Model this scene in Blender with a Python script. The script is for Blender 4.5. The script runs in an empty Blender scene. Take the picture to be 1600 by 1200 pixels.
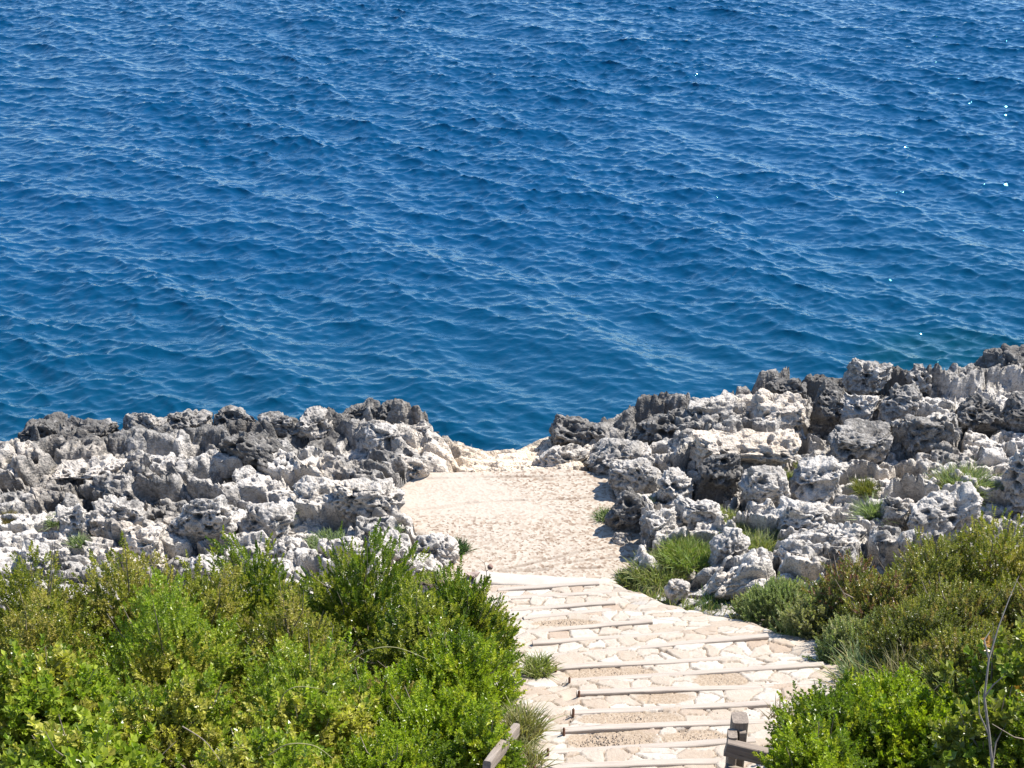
import bpy, math, random
import numpy as np
from mathutils import Vector, Matrix
C = bpy.context.scene.collection
RAD = math.radians

# ------------------------------------------------------------------ camera, sky, sun, exposure
H, PITCH, HFOV = 11.3, RAD(27.0), RAD(35.0)
FPX = 800 / math.tan(HFOV / 2)
cam_d = bpy.data.cameras.new("camera"); cam = bpy.data.objects.new("camera", cam_d); C.objects.link(cam)
cam.location = (0, 0, H); cam.rotation_euler = (math.pi / 2 - PITCH, 0, 0)
cam_d.sensor_width = 36; cam_d.lens = 18 / math.tan(HFOV / 2); cam_d.clip_start = .1; cam_d.clip_end = 6000
bpy.context.scene.camera = cam

SUN_EL, SUN_AZ = RAD(54), RAD(66)            # azimuth measured from +Y (out to sea) towards +X
W = bpy.data.worlds.new("World"); bpy.context.scene.world = W; W.use_nodes = True
nt = W.node_tree
sky = nt.nodes.new('ShaderNodeTexSky'); sky.sky_type = 'NISHITA'; sky.sun_disc = False
sky.sun_elevation = SUN_EL; sky.sun_rotation = SUN_AZ; sky.air_density = 1.0; sky.dust_density = .0; sky.ozone_density = 4.5
nt.links.new(sky.outputs[0], nt.nodes['Background'].inputs[0]); nt.nodes['Background'].inputs[1].default_value = .13
sun_d = bpy.data.lights.new("sun", 'SUN'); sun_d.energy = 5.0; sun_d.angle = RAD(.5); sun_d.color = (1, .95, .87)
sun = bpy.data.objects.new("sun", sun_d); C.objects.link(sun)
SV = Vector((math.cos(SUN_EL) * math.sin(SUN_AZ), math.cos(SUN_EL) * math.cos(SUN_AZ), math.sin(SUN_EL)))
sun.rotation_euler = SV.to_track_quat('Z', 'Y').to_euler(); sun.location = (20, 20, 40)
vs = bpy.context.scene.view_settings
vs.view_transform = 'Standard'; vs.look = 'None'; vs.gamma = 1; vs.exposure = .9
bpy.context.scene.cycles.max_bounces = 6; bpy.context.scene.cycles.diffuse_bounces = 1
bpy.context.scene.cycles.sample_clamp_indirect = 4

# ------------------------------------------------------------------ helpers
def ray(u, v):
    x = (u - 800) / FPX; y = -(v - 600) / FPX
    return np.array([x, math.cos(PITCH) + y * math.sin(PITCH), -math.sin(PITCH) + y * math.cos(PITCH)])
def at_z(u, v, z):
    d = ray(u, v); return np.array([0, 0, H]) + d * ((z - H) / d[2])
def at_y(u, v, Y):
    d = ray(u, v); return np.array([0, 0, H]) + d * (Y / d[1])

def hsh(ix, iy, iz, seed):
    h = (ix.astype(np.int64) * 374761393 + iy.astype(np.int64) * 668265263 + iz.astype(np.int64) * 2147483647 + seed * 974634777) & 0xFFFFFFFF
    h = ((h ^ (h >> 13)) * 1274126177) & 0xFFFFFFFF
    h = ((h ^ (h >> 16)) * 2246822519) & 0xFFFFFFFF
    h = h ^ (h >> 15)
    return (h & 0xFFFFFF) / float(0x1000000)
def vnoise(p, seed=0):
    """value noise in [-1,1]; p (n,3)"""
    i = np.floor(p); f = p - i; i = i.astype(np.int64); u = f * f * f * (f * (f * 6 - 15) + 10)
    r = 0
    for a in (0, 1):
        wx = u[:, 0] if a else 1 - u[:, 0]
        for b in (0, 1):
            wy = u[:, 1] if b else 1 - u[:, 1]
            for c in (0, 1):
                wz = u[:, 2] if c else 1 - u[:, 2]
                r = r + wx * wy * wz * hsh(i[:, 0] + a, i[:, 1] + b, i[:, 2] + c, seed)
    return r * 2 - 1
def fbm(p, seed=0, octv=4, gain=.5, lac=2.03):
    r = 0; a = 1; t = 0
    for o in range(octv):
        r = r + a * vnoise(p * lac ** o + 17.3 * o, seed + o); t += a; a *= gain
    return r / t
def ridged(p, seed=0, octv=4, gain=.5):
    r = 0; a = 1; t = 0
    for o in range(octv):
        r = r + a * (1 - np.abs(vnoise(p * 2.05 ** o + 9.1 * o, seed + o)) * 2); t += a; a *= gain
    return r / t
def worley3(p, seed=0):
    i = np.floor(p).astype(np.int64); f1 = np.full(len(p), 9.); f2 = f1.copy(); cid = np.zeros(len(p))
    for a in (-1, 0, 1):
        for b in (-1, 0, 1):
            for c in (-1, 0, 1):
                q = i + np.array([a, b, c]); x, y, z = q[:, 0], q[:, 1], q[:, 2]
                d = np.sqrt((x + hsh(x, y, z, seed) - p[:, 0]) ** 2 + (y + hsh(x, y, z, seed + 1) - p[:, 1]) ** 2 + (z + hsh(x, y, z, seed + 2) - p[:, 2]) ** 2)
                m = d < f1
                f2 = np.where(m, f1, np.minimum(f2, d)); cid = np.where(m, hsh(x, y, z, seed + 3), cid); f1 = np.where(m, d, f1)
    return f1, f2, cid
def worley2(x0, y0, seed=0):
    ix = np.floor(x0).astype(np.int64); iy = np.floor(y0).astype(np.int64)
    f1 = np.full(x0.shape, 9.); f2 = f1.copy(); cid = np.zeros(x0.shape); z = np.zeros_like(ix)
    for a in (-1, 0, 1):
        for b in (-1, 0, 1):
            x = ix + a; y = iy + b
            d = np.sqrt((x + hsh(x, y, z, seed) - x0) ** 2 + (y + hsh(x, y, z, seed + 1) - y0) ** 2)
            m = d < f1
            f2 = np.where(m, f1, np.minimum(f2, d)); cid = np.where(m, hsh(x, y, z, seed + 3), cid); f1 = np.where(m, d, f1)
    return f1, f2, cid
def sstep(a, b, x):
    t = np.clip((x - a) / (b - a), 0, 1); return t * t * (3 - 2 * t)
def poly_sd(x, y, poly):
    """signed distance to polygon, negative inside"""
    n = len(poly); best = np.full(x.shape, 1e9); ins = np.zeros(x.shape, bool)
    for k in range(n):
        ax, ay = poly[k]; bx, by = poly[(k + 1) % n]
        ex, ey = bx - ax, by - ay
        t = np.clip(((x - ax) * ex + (y - ay) * ey) / (ex * ex + ey * ey), 0, 1)
        best = np.minimum(best, (x - ax - t * ex) ** 2 + (y - ay - t * ey) ** 2)
        cond = (ay > y) != (by > y)
        if by != ay: ins ^= cond & (x < (bx - ax) * (y - ay) / (by - ay) + ax)
    d = np.sqrt(best); return np.where(ins, -d, d)

def mesh_np(name, V, faces, mats, smooth=True, mat_idx=None):
    """faces: (n,3) or (n,4) int array"""
    me = bpy.data.meshes.new(name); V = np.ascontiguousarray(V, np.float32); faces = np.ascontiguousarray(faces, np.int32)
    k = faces.shape[1]; n = len(faces)
    me.vertices.add(len(V)); me.vertices.foreach_set('co', V.ravel())
    me.loops.add(n * k); me.loops.foreach_set('vertex_index', faces.ravel())
    me.polygons.add(n); me.polygons.foreach_set('loop_start', np.arange(0, n * k, k, dtype=np.int32))
    me.polygons.foreach_set('loop_total', np.full(n, k, np.int32))
    me.polygons.foreach_set('use_smooth', np.full(n, smooth, bool))
    for m in (mats if isinstance(mats, (list, tuple)) else [mats]): me.materials.append(m)
    me.update(calc_edges=True); me.validate()
    return me
def vcol(me, name, arr):
    a = me.color_attributes.new(name, 'FLOAT_COLOR', 'POINT')
    arr = np.asarray(arr, np.float32)
    if arr.ndim == 1: arr = np.stack([arr] * 3, 1)
    if arr.shape[1] == 3: arr = np.concatenate([arr, np.ones((len(arr), 1), np.float32)], 1)
    a.data.foreach_set('color', np.ascontiguousarray(arr).ravel())
def link(name, me, parent=None, loc=(0, 0, 0), **kw):
    o = bpy.data.objects.new(name, me); C.objects.link(o); o.location = loc
    if parent: o.parent = parent
    for k, v in kw.items(): o[k] = v
    return o
def empty(name, loc, label, cat, group=None):
    o = bpy.data.objects.new(name, None); C.objects.link(o); o.location = loc; o.empty_display_size = .1
    o['label'] = label; o['category'] = cat
    if group: o['group'] = group
    return o
def grid_faces(nx, ny, keep=None):
    i = np.arange(nx - 1)[None, :] + np.arange(ny - 1)[:, None] * nx
    q = np.stack([i, i + 1, i + 1 + nx, i + nx], -1).reshape(-1, 4)
    if keep is not None:
        kf = keep.ravel(); q = q[kf[q].all(1)]
    return q
def compact(V, q, *attrs):
    used = np.unique(q); remap = np.full(len(V), -1, np.int64); remap[used] = np.arange(len(used))
    return (V[used], remap[q]) + tuple(a[used] for a in attrs)
def tube(pts, radii, n=6):
    pts = np.array(pts, float); radii = np.broadcast_to(np.array(radii, float), (len(pts),))
    V = []; prev = np.array([.31, .17, .93])
    for i, p in enumerate(pts):
        d = pts[min(i + 1, len(pts) - 1)] - pts[max(i - 1, 0)]; d = d / (np.linalg.norm(d) + 1e-9)
        a = np.cross(d, prev); a /= (np.linalg.norm(a) + 1e-9); b = np.cross(d, a)
        th = np.arange(n) * 2 * np.pi / n
        V.append(p + radii[i] * (np.cos(th)[:, None] * a + np.sin(th)[:, None] * b))
    V = np.concatenate(V); F = []
    for i in range(len(pts) - 1):
        for j in range(n):
            F.append((i * n + j, i * n + (j + 1) % n, (i + 1) * n + (j + 1) % n, (i + 1) * n + j))
    return V, np.array(F)
def merge(parts):
    Vs, Fs, o = [], [], 0
    for V, F in parts:
        Vs.append(V); Fs.append(F + o); o += len(V)
    return np.concatenate(Vs), np.concatenate(Fs)

# ------------------------------------------------------------------ material helpers
class NT:
    def __init__(s, name):
        s.m = bpy.data.materials.new(name); s.m.use_nodes = True; s.t = s.m.node_tree
        s.b = s.t.nodes['Principled BSDF']; s.out = s.t.nodes['Material Output']
    def n(s, ty, **kw):
        x = s.t.nodes.new(ty)
        for k, v in kw.items():
            if k.startswith('i_'):
                key = k[2:]; key = int(key) if key.isdigit() else key.replace('_', ' ')
                if hasattr(v, 'is_output') or isinstance(v, bpy.types.NodeSocket): s.t.links.new(v, x.inputs[key])
                else: x.inputs[key].default_value = v
            else: setattr(x, k, v)
        return x
    def l(s, a, b): s.t.links.new(a, b)
    def math(s, op, a, b=0., c=None):
        x = s.t.nodes.new('ShaderNodeMath'); x.operation = op
        for i, v in enumerate((a, b) if c is None else (a, b, c)):
            if isinstance(v, bpy.types.NodeSocket): s.l(v, x.inputs[i])
            else: x.inputs[i].default_value = v
        return x.outputs[0]
    def mix(s, f, a, b, mode='MIX'):
        x = s.t.nodes.new('ShaderNodeMix'); x.data_type = 'RGBA'; x.blend_type = mode; x.clamp_factor = True
        for i, v in ((0, f), (6, a), (7, b)):
            if isinstance(v, bpy.types.NodeSocket): s.l(v, x.inputs[i])
            else: x.inputs[i].default_value = (*v, 1) if isinstance(v, tuple) and len(v) == 3 else v
        return x.outputs[2]
    def ramp(s, f, stops, interp='LINEAR'):
        x = s.t.nodes.new('ShaderNodeValToRGB'); x.color_ramp.interpolation = interp; e = x.color_ramp.elements
        while len(e) < len(stops): e.new(.5)
        for k, (p, c) in enumerate(stops):
            e[k].position = p; c = (c,) * 3 if not isinstance(c, tuple) else c; e[k].color = (*c, 1)
        s.l(f, x.inputs[0]); return x.outputs[0]
    def noise(s, vec, scale, detail=4, rough=.55, dist=0.):
        x = s.n('ShaderNodeTexNoise'); x.inputs['Scale'].default_value = scale; x.inputs['Detail'].default_value = detail
        x.inputs['Roughness'].default_value = rough; x.inputs['Distortion'].default_value = dist
        s.l(vec, x.inputs['Vector']); return x.outputs[0]
    def voro(s, vec, scale, feature='F1', rnd=1., out=0):
        x = s.n('ShaderNodeTexVoronoi'); x.feature = feature; x.inputs['Scale'].default_value = scale
        x.inputs['Randomness'].default_value = rnd; s.l(vec, x.inputs['Vector']); return x.outputs[out]
    def bump(s, h, strength=.5, dist=.02, prev=None):
        x = s.n('ShaderNodeBump'); x.inputs['Strength'].default_value = strength; x.inputs['Distance'].default_value = dist
        s.l(h, x.inputs['Height'])
        if prev is not None: s.l(prev, x.inputs['Normal'])
        return x.outputs[0]
    def set(s, **kw):
        for k, v in kw.items():
            k = k.replace('_', ' ')
            if isinstance(v, bpy.types.NodeSocket): s.l(v, s.b.inputs[k])
            else: s.b.inputs[k].default_value = (*v, 1) if isinstance(v, tuple) and len(v) == 3 else v
        return s.m

def mat_rock():
    t = NT("karst_limestone"); geo = t.n('ShaderNodeNewGeometry'); P = geo.outputs['Position']
    at = t.n('ShaderNodeAttribute', attribute_name='rock')
    sep = t.n('ShaderNodeSeparateColor'); t.l(at.outputs['Color'], sep.inputs[0])
    dark, tan = sep.outputs[0], sep.outputs[1]
    n1 = t.noise(P, 2.6, 6, .62); n2 = t.noise(P, 11, 6, .68, .4); n3 = t.noise(P, 48, 4, .65)
    pale = t.mix(n2, (.44, .405, .365), (.65, .60, .54))
    pale = t.mix(tan, pale, (.68, .56, .43))
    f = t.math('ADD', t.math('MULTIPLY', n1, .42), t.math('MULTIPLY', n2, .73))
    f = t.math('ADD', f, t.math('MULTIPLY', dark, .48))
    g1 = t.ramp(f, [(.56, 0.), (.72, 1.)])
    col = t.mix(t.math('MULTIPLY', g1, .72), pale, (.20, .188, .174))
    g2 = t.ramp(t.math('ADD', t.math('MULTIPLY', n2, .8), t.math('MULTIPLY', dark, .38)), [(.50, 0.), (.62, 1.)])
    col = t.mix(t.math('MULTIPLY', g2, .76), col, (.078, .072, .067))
    sp = t.ramp(n3, [(.36, 1.), (.46, 0.)])
    col = t.mix(t.math('MULTIPLY', sp, .7), col, (.14, .15, .145))
    h = t.math('ADD', t.math('MULTIPLY', n3, .5), t.math('MULTIPLY', t.voro(P, 32), .9))
    nb = t.bump(h, .9, .016)
    nb = t.bump(t.noise(P, 17, 5, .7), .8, .03, nb)
    return t.set(Base_Color=col, Roughness=.95, Normal=nb, Specular_IOR_Level=.15)
def mat_sea():
    t = NT("sea_water"); geo = t.n('ShaderNodeNewGeometry'); P = geo.outputs['Position']
    at = t.n('ShaderNodeAttribute', attribute_name='sea'); sep = t.n('ShaderNodeSeparateColor'); t.l(at.outputs['Color'], sep.inputs[0])
    deep = (.0002, .037, .100); shal = (.0006, .036, .062)
    col = t.mix(sep.outputs[0], deep, shal)
    n = t.noise(P, 5, 7, .7, .8)
    fm = t.ramp(t.math('ADD', t.math('MULTIPLY', sep.outputs[1], .8), t.math('MULTIPLY', n, .62)), [(.70, 0.), (.93, 1.)])
    col = t.mix(fm, col, (.62, .72, .74))
    st = t.n('ShaderNodeMapping'); st.inputs['Rotation'].default_value = (0, 0, RAD(20)); st.inputs['Scale'].default_value = (.55, 1, 1); t.l(P, st.inputs[0])
    nb = t.bump(t.noise(st.outputs[0], 12, 3, .6, .3), .25, .04)
    return t.set(Base_Color=col, Roughness=t.math('ADD', t.math('MULTIPLY', fm, .6), .04), IOR=1.4, Normal=nb, Specular_Tint=(.22, .92, 1.), Specular_IOR_Level=1.)
def mat_leaf(name, gloss=.38, trans=.35):
    t = NT(name); at = t.n('ShaderNodeAttribute', attribute_name='leaf'); c = at.outputs['Color']
    t.set(Base_Color=c, Roughness=gloss, Specular_IOR_Level=.5)
    tr = t.n('ShaderNodeBsdfTranslucent'); t.l(t.mix(1., c, (1.35, 1.5, .55), 'MULTIPLY'), tr.inputs[0])
    mx = t.n('ShaderNodeMixShader'); mx.inputs[0].default_value = trans
    t.l(t.b.outputs[0], mx.inputs[1]); t.l(tr.outputs[0], mx.inputs[2]); t.l(mx.outputs[0], t.out.inputs[0]); return t.m
def mat_wood(name, a=(.46, .395, .33), b=(.33, .275, .225)):
    t = NT(name); tc = t.n('ShaderNodeTexCoord'); mp = t.n('ShaderNodeMapping'); mp.inputs['Scale'].default_value = (2.2, 45, 45); t.l(tc.outputs['Object'], mp.inputs[0])
    n = t.noise(mp.outputs[0], 1.3, 6, .65, .3); n2 = t.noise(tc.outputs['Object'], 4, 4)
    col = t.mix(t.ramp(n, [(.35, 0.), (.68, 1.)]), b, a); col = t.mix(t.math('MULTIPLY', n2, .5), col, (.42, .365, .315))
    cr = t.ramp(n, [(.30, 1.), (.36, 0.)]); col = t.mix(t.math('MULTIPLY', cr, .8), col, (.06, .05, .045))
    return t.set(Base_Color=col, Roughness=.85, Normal=t.bump(n, .6, .01), Specular_IOR_Level=.2)
def mat_paving():
    t = NT("crazy_paving"); geo = t.n('ShaderNodeNewGeometry'); P = geo.outputs['Position']
    at = t.n('ShaderNodeAttribute', attribute_name='pave'); sep = t.n('ShaderNodeSeparateColor'); t.l(at.outputs['Color'], sep.inputs[0])
    stone = t.ramp(sep.outputs[2], [(0, (.37, .29, .22)), (.25, (.40, .335, .265)), (.6, (.435, .38, .315)), (1, (.48, .44, .385))])
    stone = t.mix(t.ramp(t.noise(P, 14, 6, .7), [(.45, 0.), (.75, .55)]), stone, (.30, .22, .16))
    stone = t.mix(t.ramp(t.noise(P, 60, 3, .7), [(.55, 0.), (.75, .5)]), stone, (.33, .26, .20))
    j = sep.outputs[1]
    mort = t.mix(t.noise(P, 9, 5), (.11, .08, .056), (.24, .18, .13))
    col = t.mix(t.math('MULTIPLY', j, .92), stone, mort)
    gv = t.mix(t.voro(P, 55, 'F1', 1., 0), (.25, .18, .12), (.42, .34, .255)); gm = t.ramp(t.math('ADD', sep.outputs[0], t.math('MULTIPLY', t.math('SUBTRACT', t.noise(P, 6, 5), .5), 1.1)), [(.42, 0.), (.58, 1.)])
    col = t.mix(gm, col, gv)
    nb = t.bump(t.noise(P, 24, 6, .68), .7, .014)
    return t.set(Base_Color=col, Roughness=.9, Normal=nb, Specular_IOR_Level=.2)
def mat_platform():
    t = NT("pebbled_concrete"); geo = t.n('ShaderNodeNewGeometry'); P = geo.outputs['Position']
    at = t.n('ShaderNodeAttribute', attribute_name='plat'); sep = t.n('ShaderNodeSeparateColor'); t.l(at.outputs['Color'], sep.inputs[0])
    v = t.voro(P, 34, 'F1', 1., 1); sv = t.n('ShaderNodeSeparateColor'); t.l(v, sv.inputs[0])
    col = t.ramp(sv.outputs[0], [(0, (.17, .115, .08)), (.22, (.30, .23, .17)), (.5, (.375, .315, .25)), (1, (.44, .385, .32))])
    col = t.mix(t.ramp(t.noise(P, 3.1, 6, .65), [(.42, 0.), (.75, .5)]), col, (.40, .345, .285))
    col = t.mix(sep.outputs[0], col, (.15, .105, .075))                     # open cracks filled with dirt
    col = t.mix(t.math('MULTIPLY', sep.outputs[1], .7), col, (.44, .375, .31))     # worn smooth screed
    nb = t.bump(t.voro(P, 34), .28, .008); nb = t.bump(t.noise(P, 12, 5), .15, .012, nb)
    return t.set(Base_Color=col, Roughness=.92, Normal=nb, Specular_IOR_Level=.15)
def mat_soil():
    t = NT("dry_soil"); geo = t.n('ShaderNodeNewGeometry'); P = geo.outputs['Position']
    n = t.noise(P, 7, 6, .65); col = t.mix(n, (.10, .075, .05), (.34, .27, .19))
    return t.set(Base_Color=col, Roughness=1., Normal=t.bump(t.noise(P, 25, 6, .7), .8, .04))
def mat_plain(name, a, b, scale=12, rough=.85):
    t = NT(name); tc = t.n('ShaderNodeTexCoord'); n = t.noise(tc.outputs['Object'], scale, 5, .6)
    return t.set(Base_Color=t.mix(n, a, b), Roughness=rough, Normal=t.bump(n, .5, .01))
M_ROCK, M_SEA, M_PAVE, M_PLAT, M_SOIL = mat_rock(), mat_sea(), mat_paving(), mat_platform(), mat_soil()
M_LEAF, M_GRASS = mat_leaf("glossy_leaf", .32, .40), mat_leaf("grass_blade", .6, .35)
M_WOOD, M_POST = mat_wood("weathered_beam"), mat_wood("fence_timber", (.26, .205, .16), (.10, .076, .058))
M_TWIG = mat_plain("twig_bark", (.13, .10, .075), (.30, .25, .20), 20); M_BARE = mat_plain("bare_branch_bark", (.13, .12, .105), (.27, .245, .215), 25)
M_RUST = mat_plain("rusty_iron", (.07, .035, .02), (.20, .09, .05), 60); M_SLAB = mat_plain("pale_concrete", (.38, .33, .275), (.47, .42, .36), 9)
M_ARC = mat_plain("bramble_stem_green", (.20, .20, .08), (.36, .33, .16), 20)
M_PEB = mat_plain("gravel_pebbles", (.38, .29, .21), (.50, .41, .32), 3)

# ------------------------------------------------------------------ land profile
ANG = RAD(6.0); FX, FY = .45, 15.42
def path_s(x, y): return (x - FX) * math.sin(ANG) - (y - FY) * math.cos(ANG)
def path_t(x, y): return (x - FX) * math.cos(ANG) + (y - FY) * math.sin(ANG)
Z_PLAT = .72
PATH_R = [(1.15, 15.9), (1.45, 15.1), (1.9, 14.35), (2.4, 13.7), (2.8, 13.1), (3.15, 12.6), (3.12, 11.8), (2.85, 11.1), (2.4, 10.4), (2.25, 9.5), (2.25, 8.4)]
PATH = PATH_R + [(-.45, 8.4), (-.45, 16.0), (.3, 16.0)]
def hill(x, y):
    s = path_s(x, y)
    return np.where(s < 0, Z_PLAT, Z_PLAT + .425 * np.minimum(s, 15.)) + .16 * np.maximum(0, np.abs(x) - 2.4) * sstep(1.0, 6, s)
def hill1(x, y): return float(hill(np.array([x]), np.array([y]))[0])

# ------------------------------------------------------------------ sea (spectral waves on one sheet)
def build_sea():
    N, L = 1536, 48.0
    k1 = 2 * np.pi * np.fft.fftfreq(N, L / N); kx, ky = np.meshgrid(k1, k1); k = np.hypot(kx, ky); k[0, 0] = 1
    rng = np.random.default_rng(11)
    def spec(lam, cutoff, ang, spread, slope_rms, kmin=0, power=4.0):
        kp = 2 * np.pi / lam
        c = (kx * math.cos(ang) + ky * math.sin(ang)) / k
        S = k ** -power * np.exp(-1.25 * (kp / k) ** 2) * np.exp(-(k * cutoff) ** 2) * (np.abs(c) ** spread) * np.where(c > 0, 1, .12)
        S[0, 0] = 0
        a = np.sqrt(S) * (rng.normal(size=k.shape) + 1j * rng.normal(size=k.shape))
        sl = np.sqrt(np.mean(np.real(np.fft.ifft2(1j * kx * a)) ** 2 + np.real(np.fft.ifft2(1j * ky * a)) ** 2))
        return a * slope_rms / sl
    A1 = spec(3.3, .22, RAD(220), 8, .088); A2 = spec(1.15, .028, RAD(248), 3, .215) + spec(.33, .011, RAD(268), 1.0, .205)
    gust = np.real(np.fft.ifft2(np.exp(-(k * 1.1) ** 2) * np.fft.fft2(rng.normal(size=k.shape)))); gust = np.clip(1 + .15 * gust / gust.std(), .6, 1.5); A = A1 + np.fft.fft2(np.real(np.fft.ifft2(A2)) * gust)
    h = np.real(np.fft.ifft2(A)); chop = -1.05
    dx = np.real(np.fft.ifft2(-1j * kx / k * A)) * chop; dy = np.real(np.fft.ifft2(-1j * ky / k * A)) * chop
    d = L / N; x0, x1, y0, y1 = -17.5, 17.5, 17.0, 52.0
    nx = int((x1 - x0) / d) + 1; ny = int((y1 - y0) / d) + 1
    ix = (np.arange(nx) % N); iy = (np.arange(ny) % N)
    X, Y = np.meshgrid(x0 + np.arange(nx) * d, y0 + np.arange(ny) * d)
    w = sstep(0, 2, X - x0) * sstep(0, 2, x1 - X) * sstep(0, .6, Y - y0) * sstep(0, 4, y1 - Y)
    hh = h[np.ix_(iy, ix)] * w; X2 = X + dx[np.ix_(iy, ix)] * w; Y2 = Y + dy[np.ix_(iy, ix)] * w
    V = np.stack([X2.ravel(), Y2.ravel(), hh.ravel()], 1); F = grid_faces(nx, ny)
    # far sheet around the fine one
    E = 3000.; n0 = len(V); xs = np.array([-E, x0, x1, E]); ys = np.array([-60., y0, y1, E])
    R = np.array([(a, b, 0) for b in ys for a in xs]); Fr = []
    for j in range(3):
        for i in range(3):
            if i == 1 and j == 1: continue
            q = j * 4 + i; Fr.append((n0 + q, n0 + q + 1, n0 + q + 5, n0 + q + 4))
    V = np.concatenate([V, R]); F = np.concatenate([F, np.array(Fr)])
    me = mesh_np("sea", V, F, M_SEA)
    xx, yy = V[:, 0], V[:, 1]
    sh = sstep(30, 19.5, yy - .35 * np.maximum(0, xx - 2)) * .55
    foam = np.zeros(len(V))
    for u, v, r, s in ((1500, 583, 1.15, .34), (1440, 575, .9, .22), (1560, 590, .9, .30), (712, 705, .55, .62), (740, 708, .5, .42), (690, 712, .5, .6), (85, 305, 1.0, .30)):
        p = at_z(u, v, 0); foam = np.maximum(foam, s * np.exp(-(((xx - p[0]) / (r * 1.25)) ** 2 + ((yy - p[1]) / r) ** 2)))
    for u, v, r in ((1500, 583, 1.5), (1560, 590, 1.2)):
        p = at_z(u, v, 0); sh = np.maximum(sh, 2.2 * np.exp(-(((xx - p[0]) / r) ** 2 + ((yy - p[1]) / r) ** 2)))
    vcol(me, 'sea', np.stack([np.clip(sh, 0, 1.), foam, foam * 0], 1))
    link("sea", me, kind='structure')
build_sea()

# ------------------------------------------------------------------ rocky shore
PLAT = [tuple(at_z(u, v, Z_PLAT)[:2]) for u, v in ((668, 742), (628, 768), (630, 812), (690, 838), (728, 868), (700, 905), (790, 925), (940, 925), (1000, 862), (988, 832), (950, 795), (948, 745), (880, 738), (780, 741))]
SH_X = [-40, -9, -7, -6, -4.5, -3, -1.8, -1.15, -.95, -.80, -.45, 0, .4, .9, 1.7, 2.6, 3.5, 4.4, 5.2, 5.8, 6.4, 7.2, 9, 40]
SH_Y = [18.2, 18.2, 18.5, 18.9, 19.2, 19.3, 19.4, 19.5, 19.4, 19.35, 19.5, 19.6, 19.9, 20.1, 20.0, 20.25, 20.75, 21.1, 20.8, 20.5, 20.8, 21.3, 21.5, 22]
def shore_base(x, y):
    """smooth base level of the rock shelf"""
    ys = np.interp(x, SH_X, SH_Y) + .22 * fbm(np.stack([x * 1.3, y * .9, 0 * x], 1), 5, 3)
    inl = ys - y                                         # distance inland
    h = .80 + .16 * fbm(np.stack([x * .5, y * .5, 0 * x + 3], 1), 9, 3)
    h = h + (.08 - .04 * sstep(1., 3., x)) * np.exp(-((inl - .55) / .6) ** 2) * sstep(1.2, 2.2, np.abs(x - .3))     # raised seaward rim
    h = h + .08 * sstep(1.6, 3.0, x) * sstep(.1, .9, inl)
    h = h - .26 * np.exp(-((x - 1.55) / .85) ** 2) * np.exp(-((inl - .7) / .9) ** 2)
    ledge = np.exp(-((x - .05) / 1.02) ** 4)
    h = h * (1 - ledge) + ledge * (.62 - .34 * sstep(18.3, 19.7, y) )
    h = h + .14 * np.maximum(0, 17.2 - y) * (np.abs(x) > 1.2)
    return h, inl, ledge
def rock_height(x, y, detail=True):
    h, inl, ledge = shore_base(x, y)
    p3 = np.stack([x, y, 0 * x], 1)
    wx = .16 * fbm(p3 * 2.1, 31, 3); wy = .16 * fbm(p3 * 2.1, 41, 3)
    X, Yy = x + wx, y + wy
    f1, f2, cid = worley2(X * .95, Yy * 1.9, 3)
    big = (cid - .35) * .56 * sstep(.0, .22, f2 - f1) - .13 * (1 - sstep(0, .10, f2 - f1))
    f1b, f2b, cb = worley2(X * 2.5 + 7, Yy * 4.0, 13)
    mid = (cb - .5) * .14 * sstep(0, .28, f2b - f1b) - .06 * (1 - sstep(0, .12, f2b - f1b))
    f1c, f2c, cc = worley2(X * 8.3, Yy * 8.8, 23)
    small = (cc - .5) * .045 * sstep(0, .2, f2c - f1c) + .045 * np.sqrt(np.maximum(0, .5 - f1c ** 2))
    rg = ridged(p3 * np.array([3.2, 5.5, 1]), 51, 5, .6) * .065 - .28 * (1 - sstep(.0, .07, f2 - f1)) * sstep(-.1, .25, fbm(p3 * .9, 57, 2))
    pf, _, pc = worley2((x + wx * .4) * 4.2 + 3, (y + wy * .4) * 5.6, 77)
    pit = -.30 * sstep(.36, .22, pf) * (pc > .52)
    pf2, _, pc2 = worley2(x * 13 + 3, y * 13, 87)
    pit2 = -.075 * sstep(.42, .22, pf2) * (pc2 > .55)
    pf3, _, pc3 = worley2((x + wx) * 1.9 + 1, (y + wy) * 2.7, 107); pit3 = -.42 * sstep(.40, .27, pf3) * (pc3 > .45); fine = small + rg + pit + pit2 + pit3; rel = big + mid + fine
    terr = .05 * np.round((h + .3 * rel) / .05) - h                                     # layered ledge by the water
    rel = rel * (.80 + .15 * sstep(.5, 2., x)); rel = rel * (1 - ledge) + ledge * .5 * (np.where(np.abs(terr) < .2, terr, 0) + .5 * (rg * .5 + small) + .05 * (cb - .5))
    return h, rel, inl, ledge, fine
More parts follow.
